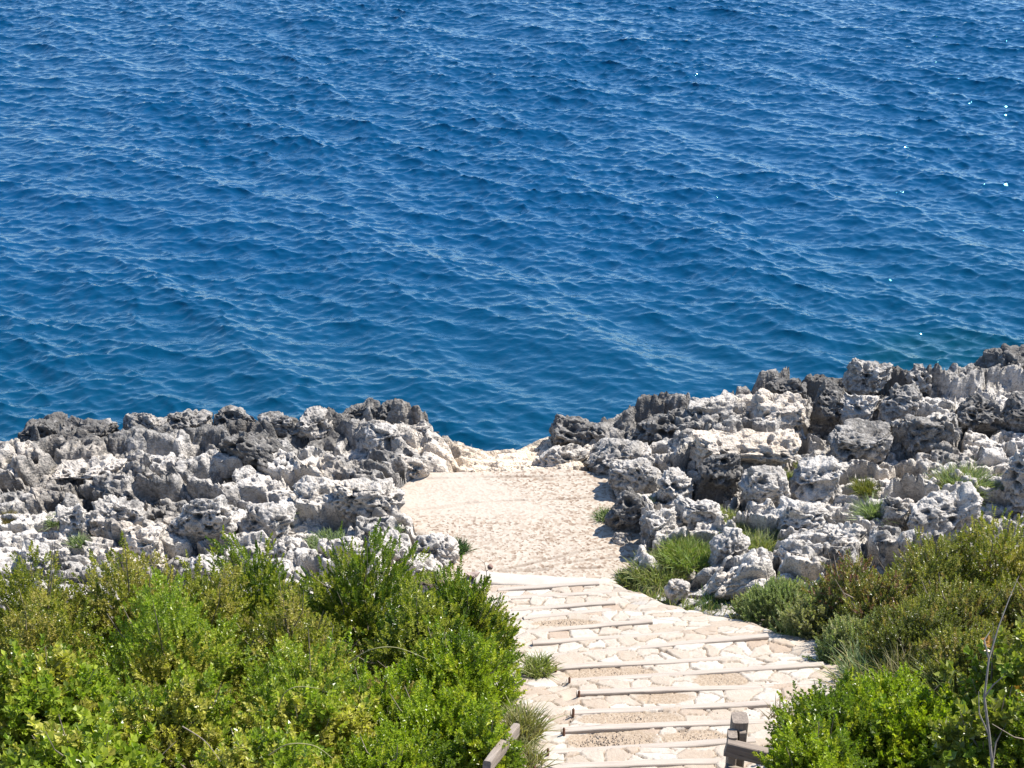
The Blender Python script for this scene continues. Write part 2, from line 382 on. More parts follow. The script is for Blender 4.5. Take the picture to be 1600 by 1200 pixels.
def build_shore():
    d = .017; x0, x1, y0, y1 = -8.6, 8.8, 13.6, 22.0
    nx = int((x1 - x0) / d) + 1; ny = int((y1 - y0) / d) + 1
    Xg, Yg = np.meshgrid(x0 + np.arange(nx) * d, y0 + np.arange(ny) * d); x, y = Xg.ravel(), Yg.ravel()
    h, rel, inl, ledge, fine = rock_height(x, y)
    sd = poly_sd(x, y, PLAT)
    pm = sstep(-.02, .22, sd); rel = rel * (.15 + .85 * pm)
    z = h + rel
    z = np.where(sd < .12, np.minimum(z, Z_PLAT - .10 + .55 * np.maximum(0, sd + .06)), z)
    s = path_s(x, y); t = path_t(x, y)
    sp_ = poly_sd(x, y, PATH); onpath = sstep(.22, -.05, sp_)
    verge = sstep(1.05, .35, sp_ + .25 * fbm(np.stack([x, y, 0 * x], 1) * 1.5, 71, 3)) * sstep(-.75, -.2, s); z = z * (1 - verge) + (hill(x, y) - .02 + .25 * np.clip(rel, -.1, .2)) * verge
    z = z - onpath * 1.2
    z = z - sstep(1.6, 2.6, s) * .5 + np.minimum(.425 * np.maximum(0, s), 1.2) * .55 * (1 - onpath) * (1 - verge)
    zc = z - fine; q = (zc + .05 * fbm(np.stack([x, y, 0 * x], 1) * 1.4, 91, 3)) / .17; fq = np.floor(q); tz = .17 * (fq + sstep(.42, .80, q - fq)) ; z = z + (tz - zc) * .70 * pm * (1 - ledge) * (1 - verge)
    fall = sstep(.12, -.38, inl)
    z = z * (1 - fall) + (-1.2) * fall
    # soft overhang: stand the upper relief towards the land side
    ov = np.clip(rel, -.35, .5) * (1 - fall) * pm
    rimk = sstep(.5, 1.3, inl); x2 = x - .16 * ov * rimk; y2 = y - .36 * ov * rimk
    V = np.stack([x2, y2, z], 1); keep = (inl > -1.6) & (s < 3.2) & ~((onpath > .95) & (s > .3)) & (sd > -.35)
    dark = sstep(.9, .0, inl) * .50 + .16 * sstep(3.0, 1.0, inl) + .55 * fbm(V * 1.1, 3, 3)  # seaward lichen zone; its dark tone also stands in for shaded faces
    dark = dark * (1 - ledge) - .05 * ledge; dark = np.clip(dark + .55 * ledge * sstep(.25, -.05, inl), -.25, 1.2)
    tan = np.clip(ledge * 1.2 + .5 * sstep(.15, .6, fbm(V * .9 + 4, 8, 3)), 0, 1)
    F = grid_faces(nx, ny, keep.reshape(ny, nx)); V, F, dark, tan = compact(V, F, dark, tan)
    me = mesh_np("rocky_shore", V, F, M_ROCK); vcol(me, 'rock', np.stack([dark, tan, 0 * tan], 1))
    link("rocky_shore_terrain", me, kind='structure')
build_shore()

# ------------------------------------------------------------------ soil slope under the shrubs
def build_slope():
    d = .08; x0, x1, y0, y1 = -14, 14, -6, 16.2
    nx = int((x1 - x0) / d) + 1; ny = int((y1 - y0) / d) + 1
    Xg, Yg = np.meshgrid(x0 + np.arange(nx) * d, y0 + np.arange(ny) * d); x, y = Xg.ravel(), Yg.ravel()
    z = hill(x, y) + .07 * fbm(np.stack([x, y, 0 * x], 1) * 1.6, 2, 4)
    s, t = path_s(x, y), path_t(x, y)
    onp = sstep(.3, .0, poly_sd(x, y, PATH)); z = z - .28 * onp - sstep(.3, -.6, s) * .6
    me = mesh_np("soil", np.stack([x, y, z], 1), grid_faces(nx, ny), M_SOIL); link("ground", me, kind='structure')
build_slope()

# ------------------------------------------------------------------ platform
def build_platform():
    d = .014; x0, x1, y0, y1 = -1.9, 2.0, 15.2, 18.75
    nx = int((x1 - x0) / d) + 1; ny = int((y1 - y0) / d) + 1
    Xg, Yg = np.meshgrid(x0 + np.arange(nx) * d, y0 + np.arange(ny) * d); x, y = Xg.ravel(), Yg.ravel()
    p3 = np.stack([x, y, 0 * x], 1); z = Z_PLAT + .009 * fbm(p3 * 1.7, 4, 4) + .0025 * fbm(p3 * 9, 14, 3)
    wob = .035 * fbm(p3 * 3.5, 24, 4)
    crack = np.zeros(len(x)); smooth = sstep(.5, -.2, x + (y - 17.6) * .9) * sstep(16.9, 17.4, y) * .9
    lines = [[(668, 748), (760, 746), (860, 744), (950, 741)], [(625, 800), (690, 793), (730, 786), (800, 782), (880, 780), (940, 776)], [(778, 892), (850, 876), (900, 864), (955, 855), (1000, 848)],
             [(850, 886), (910, 876), (1000, 868)], [(780, 893), (860, 889), (960, 886)], [(700, 798), (680, 815), (660, 826)], [(640, 815), (690, 806)], [(740, 838), (700, 842)], [(880, 752), (840, 748)]]
    for n, ln in enumerate(lines):
        pts = [at_z(u, v, Z_PLAT)[:2] for u, v in ln]; dd = np.full(len(x), 9.); side = np.zeros(len(x))
        for a, b in zip(pts[:-1], pts[1:]):
            e = b - a; tt = np.clip(((x - a[0]) * e[0] + (y - a[1]) * e[1]) / (e @ e), 0, 1)
            q = np.hypot(x - a[0] - tt * e[0], y - a[1] - tt * e[1]); sgn = e[0] * (y - a[1]) - e[1] * (x - a[0])
            m = q < dd; dd = np.where(m, q, dd); side = np.where(m, sgn, side)
        dd2 = np.abs(dd + wob * .9)
        w = .5 + .5 * fbm(p3 * 4, 90 + n, 2)
        crack = np.maximum(crack, sstep(.020, .005, dd2) * np.clip(w + .3, 0, 1) * (1. if n < 5 else .8)); z = z - .012 * sstep(.02, .005, dd2)
        if n < 5: z = z + .006 * np.exp(-dd / .30) * (side > 0)
    sd = poly_sd(x, y, PLAT) + .05 * fbm(p3 * 2.5, 61, 3)
    z = z - sstep(.05, .35, sd) * .30
    V = np.stack([x, y, z], 1); F = grid_faces(nx, ny, (sd < .38).reshape(ny, nx)); V, F, crack, smooth = compact(V, F, crack, smooth)
    me = mesh_np("platform", V, F, M_PLAT); vcol(me, 'plat', np.stack([np.clip(crack, 0, 1) * .5, smooth, 0 * smooth], 1)); link("pavement_platform", me, kind='structure')
build_platform()

# ------------------------------------------------------------------ stepped footpath and its timber edges
BEAMS = [(778, 920, 936, 911), (795, 933, 956, 922), (800, 952, 961, 941), (818, 964, 955, 949), (822, 986, 1019, 970), (832, 1004, 1062, 986), (862, 1022, 1200, 993), (865, 1043, 1150, 1025),
         (886, 1061, 1287, 1038), (901, 1082, 1287, 1067), (892, 1110, 1203, 1098), (877, 1140, 1194, 1124), (852, 1172, 1180, 1155), (831, 1199, 1190, 1185), (815, 1236, 1200, 1222)]
BZ = [.86 + .2 * i for i in range(len(BEAMS))]
BL = [(at_z(a, b, z), at_z(c, e, z)) for (a, b, c, e), z in zip(BEAMS, BZ)]
SB = np.array([path_s(*((L + R) / 2)[:2]) for L, R in BL]); TL = np.array([path_t(*L[:2]) for L, R in BL]); TR = np.array([path_t(*R[:2]) for L, R in BL])
def path_z(x, y):
    s, t = path_s(x, y), path_t(x, y)
    ramp = np.interp(s, np.concatenate([[SB[0] - .45], SB]), [BZ[0] - .12] + BZ); ramp = np.where(s > SB[-1], BZ[-1] + .425 * (s - SB[-1]), ramp) - .05
    idx = np.clip(np.searchsorted(SB, s) - 1, 0, len(SB) - 1)
    zb = np.array(BZ)[idx]; ds = s - SB[idx]
    stepped = np.where(s > SB[0], zb - .012 + .06 * ds, ramp)
    m = sstep(-.10, .02, t - TL[idx]) * sstep(.35, .05, t - TR[idx]) * (s < SB[-1] + .3)
    return ramp * (1 - m) + stepped * m, s, t, idx, ds, m
def build_path():
    d = .0115; x0, x1, y0, y1 = -.5, 3.3, 8.3, 16.05
    nx = int((x1 - x0) / d) + 1; ny = int((y1 - y0) / d) + 1
    Xg, Yg = np.meshgrid(x0 + np.arange(nx) * d, y0 + np.arange(ny) * d); x, y = Xg.ravel(), Yg.ravel()
    z, s, t, idx, ds, m = path_z(x, y); p3 = np.stack([x, y, 0 * x], 1)
    z = z + .012 * fbm(p3 * 3, 7, 4)
    sd = poly_sd(x, y, PATH) + .13 * fbm(p3 * 2.6, 17, 3)
    grav = np.zeros(len(x))
    for u, v, ru, rv, z0 in ((960, 1047, .5, .12, 2.3), (1125, 1056, .28, .13, 2.5), (985, 1114, .55, .10, 2.9), (960, 1150, .45, .15, 3.1), (1090, 1146, .35, .12, 3.1), (1040, 1083, .25, .1, 2.7), (890, 967, .4, .08, 1.5), (1090, 1165, .2, .1, 3.2)):
        p = at_z(u, v, z0); grav = np.maximum(grav, np.exp(-(((x - p[0]) / ru) ** 2 + ((y - p[1]) / rv) ** 2) ** 1.5))
    z = z - .015 * grav
    wx = .075 * fbm(p3 * 3.6, 201, 3) + .018 * fbm(p3 * 15, 203, 2); wy = .075 * fbm(p3 * 3.6, 211, 3) + .018 * fbm(p3 * 15, 213, 2)
    f1, f2, cid = worley2((x + wx) * 4.9, (y + wy) * 5.7, 221); e = f2 - f1
    joint = sstep(.050, .018, e + .03 * fbm(p3 * 22, 231, 2)); hv = (np.modf(cid * 7.31)[0] - .5)
    z = z - .020 * joint * (1 - .7 * grav) + .014 * hv * (1 - joint) * (1 - grav)
    z = z - sstep(-.10, .06, sd) * .08
    V = np.stack([x, y, z], 1); F = grid_faces(nx, ny, (sd < .06).reshape(ny, nx)); V, F, grav, joint, cid = compact(V, F, grav, joint, cid)
    me = mesh_np("footpath", V, F, M_PAVE); vcol(me, 'pave', np.stack([grav, joint, cid], 1)); link("path", me, kind='structure')
build_path()

def board(L, rx, ry, seed, n=28, wob=.006):
    """weathered timber of length L along x, half sizes rx(y) and ry(z), worn rounded edges"""
    prof = []
    for a in np.linspace(0, 2 * np.pi, 16, endpoint=False):
        c, s_ = math.cos(a), math.sin(a); prof.append((np.sign(c) * abs(c) ** .35 * rx, np.sign(s_) * abs(s_) ** .35 * ry))
    prof = np.array(prof); xs = np.linspace(-L / 2, L / 2, n); V = []
    for xx in xs: V.append(np.column_stack([np.full(16, xx), prof]))
    V = np.concatenate(V); V = V + wob * np.stack([0 * V[:, 0], fbm(V * np.array([4, 9, 9]) + seed, seed, 3), fbm(V * np.array([4, 9, 9]) + seed + 5, seed + 3, 3)], 1)
    V[:, 2] += .012 * np.sin(V[:, 0] * 1.7 + seed)
    F = [(i * 16 + j, (i + 1) * 16 + j, (i + 1) * 16 + (j + 1) % 16, i * 16 + (j + 1) % 16) for i in range(n - 1) for j in range(16)]
    c0, c1 = len(V), len(V) + 1; V = np.concatenate([V, [[-L / 2, 0, 0], [L / 2, 0, 0]]])
    for j in range(0, 16, 1):
        F.append((c0, j, (j + 1) % 16, c0)); F.append((c1, (n - 1) * 16 + (j + 1) % 16, (n - 1) * 16 + j, c1))
    F = np.array(F); q = F[F[:, 0] != F[:, 3]]; tri = F[F[:, 0] == F[:, 3]]
    return V, q, tri[:, :3]
def mesh_board(name, L, rx, ry, seed, mat, **k):
    V, q, tr = board(L, rx, ry, seed, **k); T = np.concatenate([q[:, [0, 1, 2]], q[:, [0, 2, 3]], tr]); return mesh_np(name, V, T, mat, smooth=False)
ORD = ["first", "second", "third", "fourth", "fifth", "sixth", "seventh", "eighth", "ninth", "tenth", "eleventh", "twelfth", "thirteenth", "fourteenth", "fifteenth"]
EXTRA = {2: "short timber step edge with a reddish right end, third up from the pale slab", 3: "faint half buried timber step edge, fourth up from the pale slab",
         6: "long timber step edge running to the grey green herbs, seventh up from the slab", 7: "timber step edge with gravel below it, eighth up from the pale slab"}
for i, (L, R) in enumerate(BL):
    if i == 14: continue
    dv = R - L; ln = float(np.hypot(dv[0], dv[1])); mid = (L + R) / 2
    o = link("timber_step", mesh_board("timber_step", ln, .036, .055, i * 3 + 1, M_WOOD), None, (mid[0], mid[1], BZ[i] - (.056 if i != 3 else .062)), category="step edge", group="timber edges of the path steps",
             label=EXTRA.get(i, "weathered grey timber step edge, %s one up from the pale concrete slab" % ORD[i]))
    o.rotation_euler = (0, 0, math.atan2(dv[1], dv[0]))
    if i >= 7:
        V, F = tube([(0, 0, -.2), (0, 0, .085), (.0, 0, .095)], [.011, .011, .004], 6)
        link("stake", mesh_np("stake", V, F, M_RUST), o, (-ln / 2 + .015, -.05, .02))
# pale slab at the foot of the stairs
def build_slab():
    a = at_z(742, 899, Z_PLAT + .06); b = at_z(952, 913, Z_PLAT + .06); dv = b - a; ln = float(np.hypot(dv[0], dv[1]))
    V, q, tr = board(ln, .125, .07, 5, n=40, wob=.01); T = np.concatenate([q[:, [0, 1, 2]], q[:, [0, 2, 3]], tr])
    o = link("concrete_slab", mesh_np("slab", V, T, M_SLAB), None, ((a[0] + b[0]) / 2, (a[1] + b[1]) / 2 , Z_PLAT - .005), label="long pale concrete slab between the platform and the lowest step", category="slab")
    o.rotation_euler = (0, 0, math.atan2(dv[1], dv[0]))
build_slab()
def build_gravel():
    rng = np.random.default_rng(5); parts = []
    ico = np.array([(1, 0, 0), (-1, 0, 0), (0, 1, 0), (0, -1, 0), (0, 0, 1), (0, 0, -1)], float); fo = np.array([(0, 2, 4), (2, 1, 4), (1, 3, 4), (3, 0, 4), (2, 0, 5), (1, 2, 5), (3, 1, 5), (0, 3, 5)])
    for u, v, ru, rv, z0, n in ((960, 1047, .5, .08, 2.3, 260), (1125, 1056, .25, .10, 2.5, 140), (985, 1114, .5, .07, 2.9, 220), (960, 1150, .42, .12, 3.1, 350), (1090, 1146, .3, .1, 3.1, 200), (890, 967, .35, .06, 1.5, 100)):
        c = at_z(u, v, z0); px = c[0] + rng.normal(0, ru * .6, n); py = c[1] + rng.normal(0, rv * .6, n); pzv = path_z(px, py)[0]
        for k in range(n):
            r = rng.uniform(.005, .012); parts.append((ico * r * rng.uniform(.6, 1.2, 3) + (px[k], py[k], pzv[k] - .012 - r * .2), fo))
    V, F = merge(parts); link("gravel", mesh_np("gravel", V, F, M_PEB, smooth=False), kind='stuff', label="brown gravel lying loose on the path treads", category="gravel")
build_gravel()

# ------------------------------------------------------------------ boulders
def ico_np(sub):
    import bmesh
    bm = bmesh.new(); bmesh.ops.create_icosphere(bm, subdivisions=sub, radius=1); bm.verts.ensure_lookup_table()
    V = np.array([v.co[:] for v in bm.verts]); F = np.array([[v.index for v in f.verts] for f in bm.faces]); bm.free(); return V, F
ICO = {s: ico_np(s) for s in (4, 5, 6, 7)}
def boulder_mesh(rx, ry, rz, seed, rough=1., blocky=.8, pit=1.2, under=0., dark=0., tan=0.):
    big = max(rx, ry, rz); sub = 4 if big < .12 else 5 if big < .22 else 6 if big < .5 else 7
    S, F = ICO[sub]; rng = np.random.default_rng(seed); P = S.copy()
    for k in range(int(5 + blocky * 9)):
        n = rng.normal(size=3); n /= np.linalg.norm(n); off = rng.uniform(.40, .85)
        P = P - np.outer(np.maximum(0, P @ n - off), n) * (.72 + .28 * blocky)
    e = 1 - .35 * blocky; P = np.sign(P) * np.abs(P) ** e
    P = P * (1 + .34 * fbm(S * 1.7 + seed * 3.7, seed, 3))[:, None]
    P = P * np.array([rx, ry, rz]) / np.maximum(.75, np.abs(P).max(0)); N = S / np.array([rx, ry, rz]); N /= np.linalg.norm(N, axis=1)[:, None]
    off = seed * 7.13; sc = min(1., big / .35)
    f1, f2, c = worley3(P * np.array([3.6, 3.6, 5.5]) / sc ** .5 + off, seed + 1)
    d = .07 * sc * ((c - .5) * sstep(0, .10, f2 - f1))
    Pw = P + .03 * np.stack([fbm(P * 7 + off, seed + 41, 2), fbm(P * 7 + off + 9, seed + 42, 2), fbm(P * 7 + off + 19, seed + 43, 2)], 1)
    g1, _, gc = worley3(Pw * np.array([6.5, 6.5, 9]) + off, seed + 7)
    d = d - pit * .105 * sc * sstep(.44, .26, g1) * (gc > .52)
    g1, _, gc = worley3(Pw * np.array([14, 14, 19]) + off, seed + 8)
    d = d - pit * .040 * sstep(.48, .24, g1) * (gc > .5)
    g1, _, gc = worley3(Pw * 27 + off, seed + 9)
    d = d - pit * rough * .016 * sstep(.48, .2, g1) * (gc > .4)
    d = d + rough * (.036 * sc * ridged(P * np.array([3.2, 3.2, 6]) + off, seed + 11, 4, .55) + .010 * fbm(P * 19 + off, seed + 17, 3, .6))
    P = P + N * d[:, None]
    if under > 0:                                          # hollow under the landward face
        fr = sstep(.2, .9, -P[:, 1] / ry) * sstep(.25, -.35, P[:, 2] / rz)
        P[:, 1] += under * ry * fr * 1.0; 
    me = mesh_np("boulder", P, F, M_ROCK)
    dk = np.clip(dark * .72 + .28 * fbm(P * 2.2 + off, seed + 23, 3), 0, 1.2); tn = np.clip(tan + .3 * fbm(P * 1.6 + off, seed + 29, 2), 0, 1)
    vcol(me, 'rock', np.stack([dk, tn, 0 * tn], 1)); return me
# u0, u1, v0, v1 outline of each boulder in the photograph, level of its foot, depth ratio, extras, label
BOULDERS = [  # some strong dark values put hollow and overhang shade into the rock colour
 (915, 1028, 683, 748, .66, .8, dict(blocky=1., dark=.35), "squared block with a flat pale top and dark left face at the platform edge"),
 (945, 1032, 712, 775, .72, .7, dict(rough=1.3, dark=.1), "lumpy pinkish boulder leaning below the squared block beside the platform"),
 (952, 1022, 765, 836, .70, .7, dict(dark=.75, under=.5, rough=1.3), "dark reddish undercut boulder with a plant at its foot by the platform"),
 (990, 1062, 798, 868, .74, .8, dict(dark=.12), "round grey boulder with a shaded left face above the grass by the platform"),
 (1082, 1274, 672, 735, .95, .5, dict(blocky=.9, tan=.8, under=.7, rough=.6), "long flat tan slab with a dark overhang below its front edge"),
 (1085, 1168, 702, 775, .92, .6, dict(dark=.8, under=.9, rough=1.4), "hollowed boulder with its shade coloured dark, under the left end of the long tan slab"),  # dark tone paints the shade of the hollow below the slab
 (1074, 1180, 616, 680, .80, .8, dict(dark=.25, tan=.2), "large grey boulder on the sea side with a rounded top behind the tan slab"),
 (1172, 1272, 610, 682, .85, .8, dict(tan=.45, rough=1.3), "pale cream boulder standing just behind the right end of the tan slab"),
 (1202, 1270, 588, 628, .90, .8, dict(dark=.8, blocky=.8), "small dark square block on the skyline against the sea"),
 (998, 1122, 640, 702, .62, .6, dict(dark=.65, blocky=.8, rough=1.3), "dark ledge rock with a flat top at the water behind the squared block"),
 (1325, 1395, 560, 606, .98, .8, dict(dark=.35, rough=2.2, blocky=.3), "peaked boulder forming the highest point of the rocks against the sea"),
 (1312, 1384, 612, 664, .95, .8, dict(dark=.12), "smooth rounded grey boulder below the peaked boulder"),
 (1268, 1325, 598, 672, .85, .7, dict(dark=.8, under=.8), "deeply shaded boulder, the shade put into its dark colour, beside the smooth rounded boulder"),  # dark rock colour stands in for deep shade here
 (1500, 1574, 606, 692, .85, .8, dict(dark=.8, under=.6, blocky=.8), "large shaded boulder with a pale cap, the shade darkened into its colour, near the cove with foam"),  # shading on this boulder is painted in through the dark tone
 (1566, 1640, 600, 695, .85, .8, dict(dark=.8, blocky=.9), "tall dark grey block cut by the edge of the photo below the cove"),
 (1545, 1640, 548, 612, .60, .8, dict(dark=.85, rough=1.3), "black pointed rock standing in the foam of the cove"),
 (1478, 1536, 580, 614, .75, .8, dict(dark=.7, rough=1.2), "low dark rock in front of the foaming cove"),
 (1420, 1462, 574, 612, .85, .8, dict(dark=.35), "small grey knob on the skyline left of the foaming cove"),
 (1372, 1445, 600, 668, .90, .8, dict(dark=.3, rough=1.3), "pitted grey boulder between the peaked boulder and the large shaded boulder"),
 (1400, 1500, 640, 712, .95, .7, dict(dark=.45, rough=1.3), "rugged grey boulder with dark cracks left of the large shaded boulder"),
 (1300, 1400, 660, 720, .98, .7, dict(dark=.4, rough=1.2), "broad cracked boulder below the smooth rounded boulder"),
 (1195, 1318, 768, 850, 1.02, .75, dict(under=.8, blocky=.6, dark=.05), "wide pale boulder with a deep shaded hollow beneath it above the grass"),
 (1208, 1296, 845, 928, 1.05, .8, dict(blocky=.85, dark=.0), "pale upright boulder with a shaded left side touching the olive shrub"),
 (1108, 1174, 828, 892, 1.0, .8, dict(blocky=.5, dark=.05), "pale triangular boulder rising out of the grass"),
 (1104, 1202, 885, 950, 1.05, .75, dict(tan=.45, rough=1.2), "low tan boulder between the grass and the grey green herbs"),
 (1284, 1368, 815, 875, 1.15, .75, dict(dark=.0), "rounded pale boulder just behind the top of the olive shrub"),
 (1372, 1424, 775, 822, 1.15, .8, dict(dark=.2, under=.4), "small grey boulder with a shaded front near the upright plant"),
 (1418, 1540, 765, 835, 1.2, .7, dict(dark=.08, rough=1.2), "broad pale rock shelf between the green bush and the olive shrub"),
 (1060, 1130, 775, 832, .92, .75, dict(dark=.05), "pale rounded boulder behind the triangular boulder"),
 (1028, 1090, 735, 790, .85, .75, dict(dark=.05, rough=1.3), "pale lumpy boulder beneath the shade-dark hollowed boulder"),
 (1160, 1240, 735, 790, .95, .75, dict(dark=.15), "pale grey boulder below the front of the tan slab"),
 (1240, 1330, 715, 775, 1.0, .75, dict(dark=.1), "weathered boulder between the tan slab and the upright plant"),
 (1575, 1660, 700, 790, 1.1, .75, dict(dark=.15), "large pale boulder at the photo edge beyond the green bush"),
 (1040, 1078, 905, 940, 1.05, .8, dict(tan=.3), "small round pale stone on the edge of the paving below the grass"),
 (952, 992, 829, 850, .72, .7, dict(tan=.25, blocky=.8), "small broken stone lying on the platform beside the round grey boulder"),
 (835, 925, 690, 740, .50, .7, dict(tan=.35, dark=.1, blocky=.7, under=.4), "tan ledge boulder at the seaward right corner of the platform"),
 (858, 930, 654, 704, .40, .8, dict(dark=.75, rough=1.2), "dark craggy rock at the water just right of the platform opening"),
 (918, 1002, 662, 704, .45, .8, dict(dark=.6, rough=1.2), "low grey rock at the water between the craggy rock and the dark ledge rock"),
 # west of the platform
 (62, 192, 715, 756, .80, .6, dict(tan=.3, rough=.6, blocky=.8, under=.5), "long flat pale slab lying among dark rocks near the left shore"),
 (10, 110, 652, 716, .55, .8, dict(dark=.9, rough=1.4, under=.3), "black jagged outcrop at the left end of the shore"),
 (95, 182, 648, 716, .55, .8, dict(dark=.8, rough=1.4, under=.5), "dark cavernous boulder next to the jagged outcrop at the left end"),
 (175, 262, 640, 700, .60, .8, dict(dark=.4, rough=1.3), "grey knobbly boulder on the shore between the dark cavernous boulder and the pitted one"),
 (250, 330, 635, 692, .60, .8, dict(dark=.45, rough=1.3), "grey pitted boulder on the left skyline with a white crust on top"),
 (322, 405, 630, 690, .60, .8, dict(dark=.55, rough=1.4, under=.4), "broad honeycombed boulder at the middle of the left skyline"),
 (340, 450, 676, 750, .74, .6, dict(dark=.8, under=1.0, blocky=.7), "overhanging boulder with its shade coloured dark, above the little brown tide pool"),  # shade beneath the overhang is painted as dark rock colour
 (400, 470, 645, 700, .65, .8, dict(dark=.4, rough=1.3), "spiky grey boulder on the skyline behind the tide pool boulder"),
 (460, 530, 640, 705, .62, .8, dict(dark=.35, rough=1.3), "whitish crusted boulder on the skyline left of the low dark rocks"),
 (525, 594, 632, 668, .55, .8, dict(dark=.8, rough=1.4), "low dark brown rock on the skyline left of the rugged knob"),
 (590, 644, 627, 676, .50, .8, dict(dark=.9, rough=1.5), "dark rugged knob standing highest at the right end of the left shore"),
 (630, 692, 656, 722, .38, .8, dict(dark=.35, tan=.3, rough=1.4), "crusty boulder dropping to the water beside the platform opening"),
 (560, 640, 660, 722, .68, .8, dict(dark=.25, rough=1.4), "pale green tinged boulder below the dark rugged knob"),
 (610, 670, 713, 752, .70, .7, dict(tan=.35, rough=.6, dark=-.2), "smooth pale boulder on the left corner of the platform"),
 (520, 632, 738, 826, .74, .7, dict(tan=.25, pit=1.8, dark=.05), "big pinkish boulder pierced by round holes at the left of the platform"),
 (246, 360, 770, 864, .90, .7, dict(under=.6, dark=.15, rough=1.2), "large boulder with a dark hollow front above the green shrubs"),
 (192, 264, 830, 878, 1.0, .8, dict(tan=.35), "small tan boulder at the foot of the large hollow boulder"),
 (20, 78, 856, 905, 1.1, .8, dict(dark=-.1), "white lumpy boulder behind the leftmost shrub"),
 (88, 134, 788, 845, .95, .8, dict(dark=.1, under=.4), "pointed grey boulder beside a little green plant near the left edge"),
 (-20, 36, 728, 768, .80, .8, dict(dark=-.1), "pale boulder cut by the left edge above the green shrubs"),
 (450, 560, 752, 812, .80, .7, dict(dark=.1, rough=1.2), "pale hummocky boulder left of the boulder with round holes"),
 (365, 460, 790, 850, .92, .7, dict(dark=.1), "broad pale boulder behind the light green tuft"),
 (140, 240, 775, 835, .90, .7, dict(dark=.2, rough=1.2), "grey slabby boulder between the pointed boulder and the large hollow boulder"),
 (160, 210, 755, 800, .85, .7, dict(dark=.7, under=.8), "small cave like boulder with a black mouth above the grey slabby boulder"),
 (424, 458, 838, 878, 1.05, .8, dict(dark=-.2), "small white stone just behind the upright green shoots"),
 (524, 562, 836, 868, .95, .8, dict(dark=-.2), "small white stone under the boulder with round holes"),
 (578, 640, 832, 882, .92, .8, dict(dark=-.15), "white tapering boulder behind the tallest green shoots"),
 (636, 722, 830, 882, .74, .8, dict(dark=.05, blocky=.6), "low striped boulder with a dark green plant at its right end"),
 (622, 694, 864, 908, .80, .8, dict(tan=.3, dark=-.2), "smooth cream boulder half hidden behind the green shrub near the steps"),
 (290, 345, 868, 900, 1.1, .8, dict(dark=-.1), "small pale rounded stone peeping over the green shrubs"),
]
for k, (u0, u1, v0, v1, zb, dep, kw, lab) in enumerate(BOULDERS):
    yf = at_z((u0 + u1) / 2, v1, zb)[1]; wpx = (u1 - u0) / 2; rx = wpx / FPX * (yf / math.cos(PITCH)) * 1.08; ry = max(rx * dep, .10)
    yc = yf + ry * .75; zt = at_y((u0 + u1) / 2, v0, yc)[2]; zt = max(zt, zb + .12); bury = .40 * (zt - zb) + .08
    rz = (zt - zb + bury) / 2; cx = at_y((u0 + u1) / 2, v0, yc)[0]
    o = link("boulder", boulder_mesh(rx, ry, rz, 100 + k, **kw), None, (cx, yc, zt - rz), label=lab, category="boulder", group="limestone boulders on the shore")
    o.rotation_euler = (0, 0, RAD(random.Random(k).uniform(-8, 8)))
    print("BOULDER", k, round(cx, 2), round(yc, 2), round(rx, 2), round(rz, 2), round(zb, 2), round(zt, 2))
def build_pool():
    c = at_z(352, 738, .70); n = 40; th = np.linspace(0, 2 * np.pi, n, endpoint=False); r = .30 * (1 + .2 * np.sin(3 * th) + .1 * np.sin(5 * th + 1))
    V = np.concatenate([[[c[0], c[1], .74]], np.column_stack([c[0] + 1.3 * r * np.cos(th), c[1] + .7 * r * np.sin(th), np.full(n, .74)])]); F = np.array([(0, 1 + j, 1 + (j + 1) % n) for j in range(n)])
    t = NT("tide_pool_water"); link("pool_water", mesh_np("pool", V, F, t.set(Base_Color=(.10, .075, .035), Roughness=.06, IOR=1.33)), kind='structure')
build_pool()

# ------------------------------------------------------------------ plants
def sprig(n, length, ll, lw, ang, rng, curl=.25):
    """one leafy shoot along +z: verts (n*4,3)"""
    V = []
    for i in range(n):
        f = (i + .6) / n; z = length * f ** .85; az = i * 2.39996 + rng.uniform(-.3, .3); a = ang * (1.15 - .75 * f) + rng.uniform(-.18, .18); l = ll * (1 - .35 * f) * rng.uniform(.75, 1.15); w = lw * rng.uniform(.8, 1.2)
        d = np.array([math.sin(a) * math.cos(az), math.sin(a) * math.sin(az), math.cos(a)]); side = np.array([-math.sin(az), math.cos(az), 0]); side = side + rng.normal(0, .6, 3); side -= d * (side @ d); side /= np.linalg.norm(side)
        up = np.cross(d, side); b = np.array([0, 0, z])
        V += [b, b + d * l * .5 + side * w + up * w * .35, b + d * l - up * l * curl * .4, b + d * l * .5 - side * w + up * w * .35]
    return np.array(V)
LF = np.array([(0, 1, 2), (0, 2, 3)])
def rot_to(axis, rng):
    z = axis / np.linalg.norm(axis, axis=1)[:, None]; r = rng.normal(size=z.shape); x = np.cross(r, z); x /= np.linalg.norm(x, axis=1)[:, None]; y = np.cross(z, x)
    return np.stack([x, y, z], 2)                        # columns
def foliage(rng, pos, axis, scale, templates, cols):
    """instance leafy shoots into one vertex array"""
    R = rot_to(axis, rng) * scale[:, None, None]; pick = rng.integers(0, len(templates), len(pos)); Vs, Cs = [], []
    for k, T in enumerate(templates):
        m = pick == k
        if not m.any(): continue
        v = np.einsum('nij,vj->nvi', R[m], T) + pos[m][:, None, :]; nl = len(T) // 4
        lc = np.repeat(cols[m], nl, 0) * rng.uniform(.6, 1.45, (m.sum() * nl, 1)); Vs.append(v.reshape(-1, 3)); Cs.append(np.repeat(lc, 4, 0))
    V = np.concatenate(Vs); Cc = np.concatenate(Cs); n = len(V) // 4; F = (LF[None] + (np.arange(n) * 4)[:, None, None]).reshape(-1, 3); return V, F, Cc
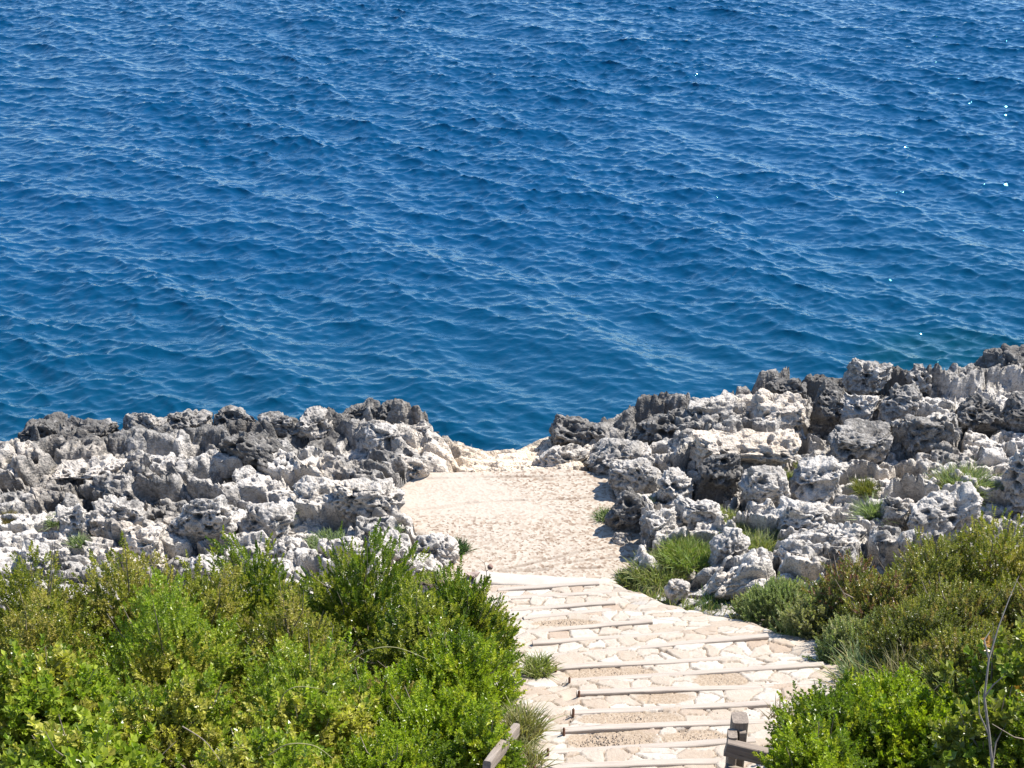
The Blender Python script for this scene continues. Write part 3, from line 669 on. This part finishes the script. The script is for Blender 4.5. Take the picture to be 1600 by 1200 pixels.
PAL = {
 'mastic': [(.060, .120, .012), (.090, .155, .016), (.035, .080, .012), (.12, .18, .025)],
 'olive':  [(.088, .135, .016), (.115, .160, .022), (.060, .10, .014), (.13, .185, .03), (.145, .18, .045)],
 'bright': [(.105, .19, .020), (.14, .225, .028), (.075, .145, .018), (.18, .24, .05)],
 'brown':  [(.098, .14, .03), (.08, .122, .026), (.125, .165, .04), (.12, .13, .045), (.062, .095, .024)],
 'autumn': [(.09, .14, .025), (.065, .115, .016), (.075, .145, .022), (.095, .145, .028)],
 'grey':   [(.105, .175, .085), (.135, .205, .11), (.080, .140, .060), (.155, .215, .12)],
 'lime':   [(.115, .205, .014), (.09, .17, .012), (.15, .23, .02), (.06, .12, .012)],
}
PAL = {k: [(r * 2.2, g * 1.55, b * 1.6) for r, g, b in v] for k, v in PAL.items()}
KIND = {  # leaves per shoot, shoot length, leaf length, leaf half width, angle
 'fine':  (18, .11, .036, .0085, 1.05), 'shoot': (22, .13, .034, .0080, .85), 'broad': (13, .11, .050, .0135, 1.0), 'big': (8, .11, .080, .024, .95), 'needle': (24, .10, .030, .0052, .8), 'tiny': (20, .09, .024, .007, 1.1)}
def shrub(name, label, base, r, height, pal, kind, n, seed, group=None, cat="shrub", up=.7, twigs=14, accents=None, scale=1.):
    rng = np.random.default_rng(seed); o = empty(name, base, label, cat, group); rx, ry = r
    prm = KIND[kind]; T = [sprig(*prm, rng) for _ in range(7)]
    d = rng.normal(size=(int(n * 1.9), 3)); d /= np.linalg.norm(d, axis=1)[:, None]; d = d[d[:, 2] > -.12][:n]; n = len(d)
    lump = .80 + .26 * fbm(d * 2.1 + seed, seed, 3) + .20 * vnoise(d * 6 + seed, seed + 9)
    dep = 1 - .42 * rng.random(n) ** 2.0
    P = d * np.array([rx, ry, height]) * (lump * dep)[:, None]; nrm = d / np.array([rx, ry, height]); nrm /= np.linalg.norm(nrm, axis=1)[:, None]
    ax = nrm * .75 + np.array([0, 0, up]) + rng.normal(0, .33, (n, 3))
    pal_a = np.array(PAL[pal]); zone = fbm(P * 2.6 + seed * 1.7, seed + 3, 2); w = np.clip((zone * 1.5 + .5) + rng.normal(0, .22, n), 0, .999); col = pal_a[(w * len(pal_a)).astype(int)]
    if accents is not None: m = rng.random(n) < accents[0]; col = np.where(m[:, None], np.array(accents[1]), col)
    V, F, Cc = foliage(rng, P, ax, rng.uniform(.75, 1.25, n) * scale, T, col); me = mesh_np("foliage", V, F, M_LEAF, smooth=False); vcol(me, 'leaf', Cc); link("foliage", me, o)
    parts = []
    for k in range(twigs):
        e = d[rng.integers(n)] * np.array([rx, ry, height]) * rng.uniform(.85, 1.12); m = e * .5 + np.array([0, 0, .12 * height]) + rng.normal(0, .05, 3)
        parts.append(tube([(rng.normal(0, .05), rng.normal(0, .05), -.12), m, e * .85, e * 1.05], [.012, .008, .004, .0025], 5))
    V, F = merge(parts); link("stems", mesh_np("stems", V, F, M_TWIG), o); return o
def shrub_px(name, label, u, v_top, Y, width_px, pal, kind, n, seed, depth=1., **kw):
    p = at_y(u, v_top, Y); g = hill1(p[0], p[1]) - .06; rx = width_px / 2 / FPX * (Y / math.cos(PITCH)); h = max(.3, p[2] - g)
    print("SHRUB", label[:40], "x %.2f ground %.2f height %.2f rx %.2f" % (p[0], g, h, rx)); return shrub(name, label, (p[0], p[1], g), (rx, rx * depth), h * 1.02, pal, kind, n, seed, **kw)
GL, GR = "shrubs left of the steps", "shrubs right of the steps"
S = shrub_px
S("mastic_shrub", "dark green shrub of upright shoots below the boulder with round holes", 565, 838, 12.9, 270, 'mastic', 'shoot', 2500, 1, group=GL, up=.8)
S("mastic_shrub", "upright green shrub left of the white tapering boulder, its shoots dark at the back", 400, 842, 12.9, 230, 'mastic', 'shoot', 2300, 2, group=GL, up=.8)
S("mastic_shrub", "dense dark shrub hanging over the left side of the upper steps", 715, 905, 12.3, 205, 'mastic', 'shoot', 2800, 3, group=GL, up=.7)
S("mastic_shrub", "mid green shrub between the upright shoots and the shrub overhanging the steps", 650, 930, 11.8, 230, 'mastic', 'fine', 1500, 4, group=GL)
S("wild_shrub", "olive yellow shrub below the small tan boulder", 190, 848, 12.6, 270, 'olive', 'fine', 2300, 5, group=GL)
S("wild_shrub", "yellowish shrub with dry tips between the tan boulder and the upright shoots", 305, 872, 12.2, 240, 'olive', 'fine', 2000, 6, group=GL, accents=(.12, (.33, .31, .08)))
S("wild_shrub", "leftmost olive shrub below the white lumpy boulder", 40, 880, 12.4, 260, 'olive', 'fine', 2200, 7, group=GL)
S("wild_shrub", "rusty tipped shrub at the left edge above the broad leaved shrubs", 60, 955, 11.2, 280, 'olive', 'fine', 2200, 8, group=GL, accents=(.15, (.35, .29, .08)))
S("wild_shrub", "large bright green shrub in the middle of the left thicket", 255, 930, 11.2, 330, 'bright', 'fine', 2600, 9, group=GL)
S("wild_shrub", "brownish sparse shrub behind the bright green shrub, below the upright shoots", 450, 940, 11.6, 250, 'olive', 'fine', 2000, 10, group=GL, accents=(.12, (.33, .27, .09)), twigs=30)
S("wild_shrub", "mottled green shrub in the centre of the left thicket with bare twigs", 480, 1010, 10.6, 270, 'bright', 'fine', 1900, 11, group=GL, twigs=24)
S("mastic_shrub", "bright green shrub bordering the steps above the grey left rail", 710, 1000, 10.9, 240, 'lime', 'fine', 2400, 12, group=GL)
S("mastic_shrub", "yellow green shrub spilling over the grey left rail", 688, 1085, 9.6, 250, 'lime', 'fine', 2400, 13, group=GL)
S("wild_shrub", "light green broad leaved shrub in the bottom left corner", 60, 1035, 9.9, 300, 'bright', 'broad', 2200, 14, group=GL, scale=1.35)
S("wild_shrub", "pale broad leaved shrub at the bottom between the corner and the brambles", 270, 1075, 9.4, 300, 'bright', 'broad', 2200, 15, group=GL, accents=(.1, (.22, .2, .05)))
S("wild_shrub", "broad leaved shrub at the bottom with bramble arcs across it", 470, 1085, 9.4, 290, 'bright', 'broad', 2000, 16, group=GL, scale=1.15)
S("wild_shrub", "low mixed green shrub between the brambles and the yellow green shrub", 590, 1060, 10.0, 220, 'lime', 'fine', 1500, 17, group=GL, accents=(.12, (.22, .17, .05)))
S("wild_shrub", "tuft of shiny broad leaves at the very bottom left", 120, 1135, 8.7, 330, 'bright', 'big', 800, 18, group=GL)
S("wild_shrub", "shiny broad leaves at the bottom centre of the left thicket", 400, 1150, 8.6, 330, 'bright', 'broad', 1500, 19, group=GL)
S("wild_shrub", "green shrub at the bottom edge beside the left rail", 610, 1160, 8.8, 280, 'lime', 'fine', 1700, 20, group=GL)
S("mastic_shrub", "small lime shrub covering the upper part of the grey left rail", 752, 1118, 9.1, 130, 'lime', 'fine', 1100, 21, group=GL)
# right of the path
S("heath_shrub", "reddish brown tipped shrub behind the pale upright boulder", 1345, 855, 13.2, 190, 'brown', 'tiny', 2200, 31, group=GR, accents=(.2, (.17, .085, .06)))
S("heath_shrub", "dark brown shrub over the grey green herbs beside the path", 1385, 905, 12.6, 210, 'brown', 'tiny', 2400, 32, group=GR, accents=(.12, (.17, .09, .06)))
S("heath_shrub", "big olive shrub at the top right below the pale rock shelf", 1470, 835, 13.0, 240, 'brown', 'tiny', 3000, 33, group=GR)
S("heath_shrub", "yellowish olive shrub rising at the right edge of the photo", 1585, 800, 13.0, 240, 'olive', 'tiny', 3000, 34, group=GR)
S("heath_shrub", "olive shrub in the middle of the right thicket", 1500, 920, 12.0, 260, 'brown', 'tiny', 3000, 35, group=GR)
S("heath_shrub", "olive shrub at the right edge behind the bare branch", 1600, 930, 12.0, 220, 'brown', 'tiny', 2400, 36, group=GR)
S("mastic_shrub", "bright lime shrub right of the fence post at the bottom", 1312, 1094, 9.4, 235, 'lime', 'fine', 2000, 37, group=GR)
S("mastic_shrub", "lime shrub with its top at the foot of the grasses, right of centre", 1395, 1068, 9.8, 230, 'lime', 'fine', 2000, 38, group=GR)
S("mastic_shrub", "lime green shrub at the bottom edge beside the fence rails", 1288, 1144, 8.35, 228, 'lime', 'fine', 1700, 39, group=GR)
S("mastic_shrub", "bright shrub at the bottom between the fence and the bare branch", 1440, 1110, 9.2, 240, 'lime', 'broad', 1500, 40, group=GR)
for k, (u_, v_, z_, r_, h_, n_, lab_) in enumerate(((1196, 972, 1.4, .34, .20, 800, "grey green herb mound against the low tan boulder by the path"), (1232, 982, 1.6, .46, .40, 1400, "largest grey green herb mound at the path edge below the pale upright boulder"),
        (1285, 1008, 1.9, .40, .44, 1200, "tall grey green herbs where the path meets the dark brown shrub"), (1345, 1050, 2.3, .42, .40, 1100, "soft grey green mound between the path and the lime shrub"))):
    p_ = at_z(u_, v_, z_); shrub("herb_mound", lab_, (p_[0], p_[1] + r_ * .5, p_[2] - .04), (r_, r_ * .8), h_, 'grey', 'needle', n_, 90 + k, group="small plants among the rocks and the path edges", cat="plant", twigs=6)
S("heath_shrub", "dark olive shrub just above the straw coloured grass, right of the grey mounds", 1450, 965, 11.5, 230, 'brown', 'tiny', 2600, 43, group=GR)
S("heath_shrub", "low dark olive shrub at the right, between the bare branch and the straw grass", 1530, 1000, 10.8, 200, 'brown', 'tiny', 2200, 44, group=GR)
S("wild_shrub", "large leaved plant with orange leaves behind the bare branch", 1585, 985, 9.3, 170, 'autumn', 'big', 330, 41, group=GR, accents=(.05, (.36, .19, .06)))
S("wild_shrub", "large leaved yellow green plant in the bottom right corner", 1560, 1105, 8.6, 210, 'autumn', 'big', 420, 42, group=GR)

# the slope goes on to both sides of the view
for k, (x_, y_, r_, h_, pal_, kind_, lab_) in enumerate((
        (5.6, 13.4, .9, 1.0, 'olive', 'tiny', "olive shrub beyond the right edge, nearest the rocks"), (5.3, 11.9, .9, 1.0, 'brown', 'tiny', "dark olive shrub beyond the right edge, behind the branch"),
        (4.6, 10.3, .9, .95, 'brown', 'tiny', "rounded dark shrub beyond the right edge, beside the large leaved plants"), (3.9, 8.3, .9, .9, 'lime', 'fine', "lime shrub beyond the right edge, lowest on the slope"),
        (6.9, 12.6, 1.0, 1.0, 'olive', 'fine', "tall olive shrub farthest beyond the right edge"), (6.2, 10.6, 1.0, 1.0, 'mastic', 'fine', "dark green shrub far beyond the right edge"),
        (-5.6, 12.9, .9, .9, 'mastic', 'fine', "dark green shrub beyond the left edge, nearest the rocks"), (-5.3, 11.2, .9, .9, 'olive', 'fine', "olive shrub beyond the left edge"),
        (-4.7, 9.4, .9, .9, 'bright', 'broad', "broad leaved shrub beyond the left edge, lowest on the slope"))):
    shrub("wild_shrub", lab_, (x_, y_, hill1(x_, y_) - .06), (r_, r_), h_, pal_, kind_, 1900, 60 + k, group=GR if x_ > 0 else GL)

def herb(name, label, base, rx, h, n, cols, seed, blade=.006, lean=.3, group=None, cat="plant", leaves=False, kind=None, curve=.35):
    rng = np.random.default_rng(seed); rr = rx * np.sqrt(rng.random(n)) * .75; th = rng.random(n) * 2 * np.pi; B = np.column_stack([rr * np.cos(th), rr * np.sin(th), np.zeros(n) - .03])
    out = np.column_stack([np.cos(th), np.sin(th), np.zeros(n)]) * (rr / rx)[:, None] * lean + rng.normal(0, .42, (n, 3)) + np.array([0, 0, 1]); out /= np.linalg.norm(out, axis=1)[:, None]
    L = h * rng.uniform(.5, 1.1, n) * (1 - .35 * (rr / rx)); side = np.cross(out, rng.normal(size=(n, 3))); side /= np.linalg.norm(side, axis=1)[:, None]; droop = np.column_stack([out[:, 0], out[:, 1], -np.abs(out[:, 2]) * .6]) * curve
    Vs = []; fr = (0, .4, .75, 1.); wd = (1, .9, .6, .08)
    for f, w in zip(fr, wd):
        c = B + out * (L * f)[:, None] + droop * (L * f * f)[:, None]
        Vs += [c - side * blade * w, c + side * blade * w]
    V = np.stack(Vs, 1).reshape(-1, 3); f0 = np.array([(0, 1, 3, 2), (2, 3, 5, 4), (4, 5, 7, 6)]); F = (f0[None] + (np.arange(n) * 8)[:, None, None]).reshape(-1, 4)
    ca = np.array(cols); c = ca[rng.integers(0, len(ca), n)] * rng.uniform(.75, 1.25, (n, 1)); Cc = np.repeat(c, 8, 0)
    me = mesh_np(name, V, F, M_GRASS, smooth=False); vcol(me, 'leaf', Cc)
    kw = dict(label=label, category=cat)
    if group: kw['group'] = group
    if kind: kw['kind'] = kind
    return link(name, me, None, tuple(base), **kw)
GREY = [(.20, .25, .12), (.26, .31, .16), (.14, .19, .08)]; GRS = [(.23, .26, .09), (.30, .29, .13), (.17, .21, .075)]; DRY = [(.33, .28, .14), (.26, .24, .11), (.20, .21, .08)]
DK = [(.035, .075, .03), (.06, .11, .04), (.09, .14, .06)]
HERBS = [  # u, v foot, z, radius, height, n, colours, label
 (1120, 950, 1.15, .22, .16, 400, DK, "low dark green herb under the low tan boulder"),
 (1362, 1085, 2.65, .34, .46, 520, GREY + DRY[:1], "feathery grass with pale seed heads above the lime shrub"),
 (1436, 1095, 2.85, .36, .46, 520, [(.20, .19, .08), (.15, .16, .06), (.26, .22, .11)], "straw coloured grass clump between the lime shrub and the olive shrub"),
 (1502, 1098, 3.05, .32, .44, 420, GRS, "green grass clump left of the bare branch"),
 (1030, 905, .85, .40, .26, 1000, GRS, "yellow green grass clump at the right corner of the pale slab"),
 (1075, 880, .95, .38, .30, 900, [(.17, .24, .06), (.22, .28, .07), (.26, .27, .09)], "bright green grass clump below the round grey boulder"),
 (985, 908, .74, .22, .14, 400, DK + GRS, "low green plants where the platform meets the steps"),
 (1185, 870, 1.02, .34, .32, 700, GRS, "tall grass between the triangular boulder and the wide pale boulder"),
 (1150, 845, .98, .26, .24, 500, GRS, "grass clump behind the triangular boulder"),
 (1245, 850, 1.05, .34, .18, 500, [(.09, .11, .04), (.12, .13, .05)], "dull grass in the shaded hollow of the wide pale boulder"),
 (1130, 815, .95, .26, .16, 350, GRS, "small grass clump under the pale rounded boulder"),
 (1512, 770, 1.15, .34, .40, 1100, GREY + GRS, "rounded green bush growing on the pale rocks right of the upright plant"),
 (1480, 762, 1.15, .20, .22, 400, [(.22, .18, .06), (.16, .15, .05)], "yellowish bush touching the rounded green bush on its left"),
 (1368, 812, 1.12, .14, .40, 420, GREY, "narrow upright grey green plant in a cleft of the pale rocks"),
 (1352, 768, 1.08, .15, .24, 350, [(.22, .20, .05), (.14, .16, .04)], "yellow flowering plant above the upright plant on the rocks"),
 (1228, 750, 1.0, .14, .17, 300, GRS, "small green plant just under the right end of the tan slab"),
 (1258, 732, 1.0, .16, .10, 250, GRS, "thin green plants along the foot of the tan slab"),
 (1010, 785, .9, .10, .13, 160, GRS, "tiny green plant on the lumpy rocks above the dark undercut boulder"),
 (948, 812, .72, .15, .20, 320, DK + GREY, "dark green plant at the foot of the dark undercut boulder"),
 (712, 862, .74, .17, .20, 420, DK, "dark bluish green plant on the platform at the end of the striped boulder"),
 (432, 812, 1.05, .22, .14, 400, [(.20, .26, .08), (.26, .31, .12)], "light green tuft on the broad pale boulder left of the platform"),
 (600, 838, .9, .25, .17, 420, GREY, "grey green plants at the right foot of the boulder with round holes"),
 (510, 852, 1.0, .30, .14, 400, GREY, "grey green plants behind the tallest shoots on the left"),
 (84, 818, 1.0, .12, .18, 220, GREY, "little green plant beside the pointed grey boulder"),
 (362, 808, .98, .12, .14, 200, GRS, "little plant in the hollow right of the large hollow boulder"),
 (10, 815, 1.0, .16, .16, 250, [(.22, .17, .07), (.18, .15, .06)], "brownish plant at the left edge of the rocks"),
 (120, 850, 1.05, .12, .16, 220, GREY, "grey green plant above the leftmost olive shrub"),
 (840, 1050, 2.3, .17, .20, 350, [(.20, .24, .07), (.27, .28, .10)], "green grass tuft at the foot of the shrub overhanging the steps"),
 (815, 1150, 3.1, .20, .30, 500, DRY, "dry straw grass on the path edge above the left rail"),
 (810, 1205, 3.45, .24, .24, 500, DRY, "dry straw grass at the bottom beside the left rail"),
 (675, 905, .95, .15, .12, 200, GRS, "green plant behind the smooth cream boulder near the steps"),
 (1220, 1125, 3.0, .12, .22, 60, [(.20, .16, .10)], "thin dry twigs on the path edge above the fence post"),
]
for k, (u, v, z, r, h, n, cols, lab) in enumerate(HERBS):
    herb("grass_clump" if "grass" in lab else "wild_plant", lab, at_z(u, v, z) + np.array([0, r * .35, 0]), r, h, int(n * 1.25), cols, 500 + k, blade=.0048, group="small plants among the rocks and the path edges", cat="grass clump" if "grass" in lab else "plant")

def build_grass():
    rng = np.random.default_rng(8); n = 60000; x = rng.uniform(.8, 5.2, n); y = rng.uniform(12.2, 17.2, n)
    sp_ = poly_sd(x, y, PATH); sdp = poly_sd(x, y, PLAT); p3 = np.stack([x, y, 0 * x], 1)
    w = sstep(-.10, .12, sp_) * sstep(1.25, .5, sp_) * (sdp > .02) * (x > 1.0) * sstep(-1.0, -.5, path_s(x, y)) * np.clip(.55 + 1.5 * fbm(p3 * 2.3, 5, 3), 0, 1)
    m = rng.random(n) < w * .36; x, y = x[m], y[m]; n = len(x); z = hill(x, y) - .02
    B = np.column_stack([x, y, z]); out = rng.normal(0, .38, (n, 3)) + np.array([0, 0, 1.]); out /= np.linalg.norm(out, axis=1)[:, None]
    L = rng.uniform(.07, .2, n) * (1 + .5 * fbm(B * 2, 3, 2)); side = np.cross(out, rng.normal(size=(n, 3))); side /= np.linalg.norm(side, axis=1)[:, None]
    V = np.stack([B - side * .005, B + side * .005, B + out * (L * .6)[:, None] + side * .004, B + out * L[:, None] + np.array([0, 0, -.02])], 1).reshape(-1, 3)
    F = (np.array([(0, 1, 2), (0, 2, 3)])[None] + (np.arange(n) * 4)[:, None, None]).reshape(-1, 3); ca = np.array(GRS + GREY[:1] + [(.18, .23, .07)] + DRY[:2])
    zone = np.clip(fbm(B * 1.7, 12, 2) * 1.6 + .5 + rng.normal(0, .25, n), 0, .999); me = mesh_np("grass", V, F, M_GRASS, smooth=False); vcol(me, 'leaf', np.repeat(ca[(zone * len(ca)).astype(int)] * rng.uniform(.75, 1.2, (n, 1)), 4, 0))
    link("grass", me, kind='stuff', label="short grass on the verge between the paved steps and the pale rocks", category="grass")
build_grass()

# bramble arcs across the left thicket
def bramble(pts, label, name="bramble_stem", mat=None, r0=.005, cat="stem", group="bramble stems arching over the left thicket"):
    P = [Vector(at_y(u, v, Y)) for u, v, Y in pts]; Q = []
    for i in range(len(P) - 1):
        p0, p1, p2, p3 = P[max(i - 1, 0)], P[i], P[i + 1], P[min(i + 2, len(P) - 1)]
        for t in np.linspace(0, 1, 8, endpoint=False): Q.append(.5 * ((2 * p1) + (p2 - p0) * t + (2 * p0 - 5 * p1 + 4 * p2 - p3) * t * t + (3 * p1 - p0 - 3 * p2 + p3) * t ** 3))
    Q.append(P[-1]); base = Q[0].copy(); A = np.array([(q - base)[:] for q in Q]); V, F = tube(A, np.linspace(r0, r0 * .35, len(A)), 6)
    return link(name, mesh_np(name, V, F, mat or M_ARC), None, base, label=label, category=cat, **({'group': group} if group else {}))
bramble([(435, 1105, 9.0), (445, 1083, 8.95), (465, 1073, 8.95), (500, 1076, 8.95)], "short curled bramble stem near the centre of the left thicket")
bramble([(420, 1180, 8.3), (450, 1163, 8.25), (490, 1165, 8.25), (520, 1185, 8.2)], "pale bramble stem curving low over the bottom centre leaves")
bramble([(545, 1035, 10.1), (580, 1015, 10.0), (620, 1012, 10.0), (668, 1030, 10.0)], "thin arched bramble stem crossing the shrubs beside the steps")
bramble([(285, 1135, 8.7), (320, 1158, 8.6), (345, 1190, 8.4)], "straight reddish stem slanting down through the broad leaves", mat=M_TWIG)
# bare branch on the right
def build_bare():
    o = empty("bare_branch", at_y(1550, 1210, 7.9), "bare grey branch leaning upward in front of the right thicket", "branch"); base = np.array(o.location)
    main = [np.array(at_y(u, v, Y)) - base for u, v, Y in ((1552, 1212, 7.9), (1546, 1150, 8.0), (1538, 1090, 8.1), (1545, 1030, 8.2), (1560, 980, 8.3), (1577, 935, 8.4), (1592, 900, 8.5))]
    V, F = tube(main, [.010, .009, .008, .006, .0045, .003, .0015], 7); link("limb", mesh_np("limb", V, F, M_BARE), o)
    for pts in (((1546, 1150, 8.0), (1530, 1115, 8.05), (1529, 1080, 8.1)), ((1538, 1090, 8.1), (1552, 1070, 8.1), (1570, 1055, 8.1)), ((1550, 1200, 7.9), (1556, 1160, 8.0), (1572, 1130, 8.0)), ((1545, 1030, 8.2), (1538, 1000, 8.25), (1548, 985, 8.3))):
        V, F = tube([np.array(at_y(*q)) - base for q in pts], [.006, .005, .002], 6); link("twig", mesh_np("twig", V, F, M_BARE), o)
build_bare()
# dried flower stalk near the slab
def build_stalk():
    o = empty("dried_flower_stalk", at_y(760, 945, 12.6), "thin dried stalk with one round brown head in front of the pale slab", "dried flower"); b = np.array(o.location)
    tip = at_y(760, 893, 12.6) - b; V, F = tube([(0, 0, -.3), tip * .5 + (.002, 0, 0), tip], [.004, .0035, .003], 5); V2, F2 = tube([tip, at_y(757, 880, 12.6) - b, at_y(748, 873, 12.6) - b], [.003, .0025, .002], 5)
    V, F = merge([(V, F), (V2, F2), tube([tip, at_y(764, 889, 12.6) - b], [.003, .003], 5)]); link("stalk", mesh_np("stalk", V, F, M_TWIG), o)
    S4, F4 = ICO[4]; P = S4 * .024 * (1 + .18 * ridged(S4 * 4, 3, 3))[:, None]; link("flower_head", mesh_np("flower_head", P, F4, mat_plain("dried_head", (.16, .09, .07), (.30, .19, .15), 40)), o, tuple(at_y(766, 886, 12.6) - b))
build_stalk()
o = link("loose_stone", boulder_mesh(.09, .07, .05, 77, dark=.1), None, tuple(at_z(738, 899, .78)), label="small brown stone at the left end of the pale slab", category="stone")
o.data.materials[0] = mat_plain("brown_stone", (.25, .18, .15), (.42, .33, .28), 20)

# ------------------------------------------------------------------ fences
def add_board(name, parent, a, b, hw, hh, seed, roll=0.):
    a, b = np.array(a), np.array(b); d = b - a; L = float(np.linalg.norm(d)); o = link(name, mesh_board(name, L, hw, hh, seed, M_POST, n=16, wob=.003), parent); X = Vector(d / L); Z = Vector((0, 0, 1)); Y = Z.cross(X)
    if Y.length < 1e-3: Y = Vector((0, 1, 0))
    Y.normalize(); Z = X.cross(Y); m = Matrix((X, Y, Z)).transposed().to_4x4(); m.translation = Vector((a + b) / 2); o.matrix_local = m; return o
def build_fences():
    Y = 8.75; t = at_y(1154, 1121, Y); g = t[2] - 1.0
    o = empty("timber_fence", (t[0], t[1], g), "weathered timber fence post with two rail ends right of the steps", "fence")
    add_board("post", o, (0, 0, -.15), (0, 0, 1.0), .062, .055, 3)
    add_board("side_post", o, (-.055, -.105, -.15), (-.055, -.105, .95), .05, .032, 5)
    add_board("rail", o, (-.10, -.165, 0.88), (.36, -.235, 0.79), .035, .06, 7)
    add_board("rail", o, (-.10, -.165, 0.66), (.36, -.235, 0.57), .035, .06, 9)
    add_board("bracket", o, (.0, -.075, .90), (.045, -.075, .90), .02, .05, 12)
    p = at_y(806, 1143, 9.45); q = at_y(760, 1200, 8.6)
    o = empty("handrail", (p[0], p[1], p[2] - .6), "grey sloping wooden rail sticking out of the shrubs left of the steps", "fence")
    b = np.array(o.location); add_board("rail", o, p - b, q - b, .028, .05, 15)
build_fences()
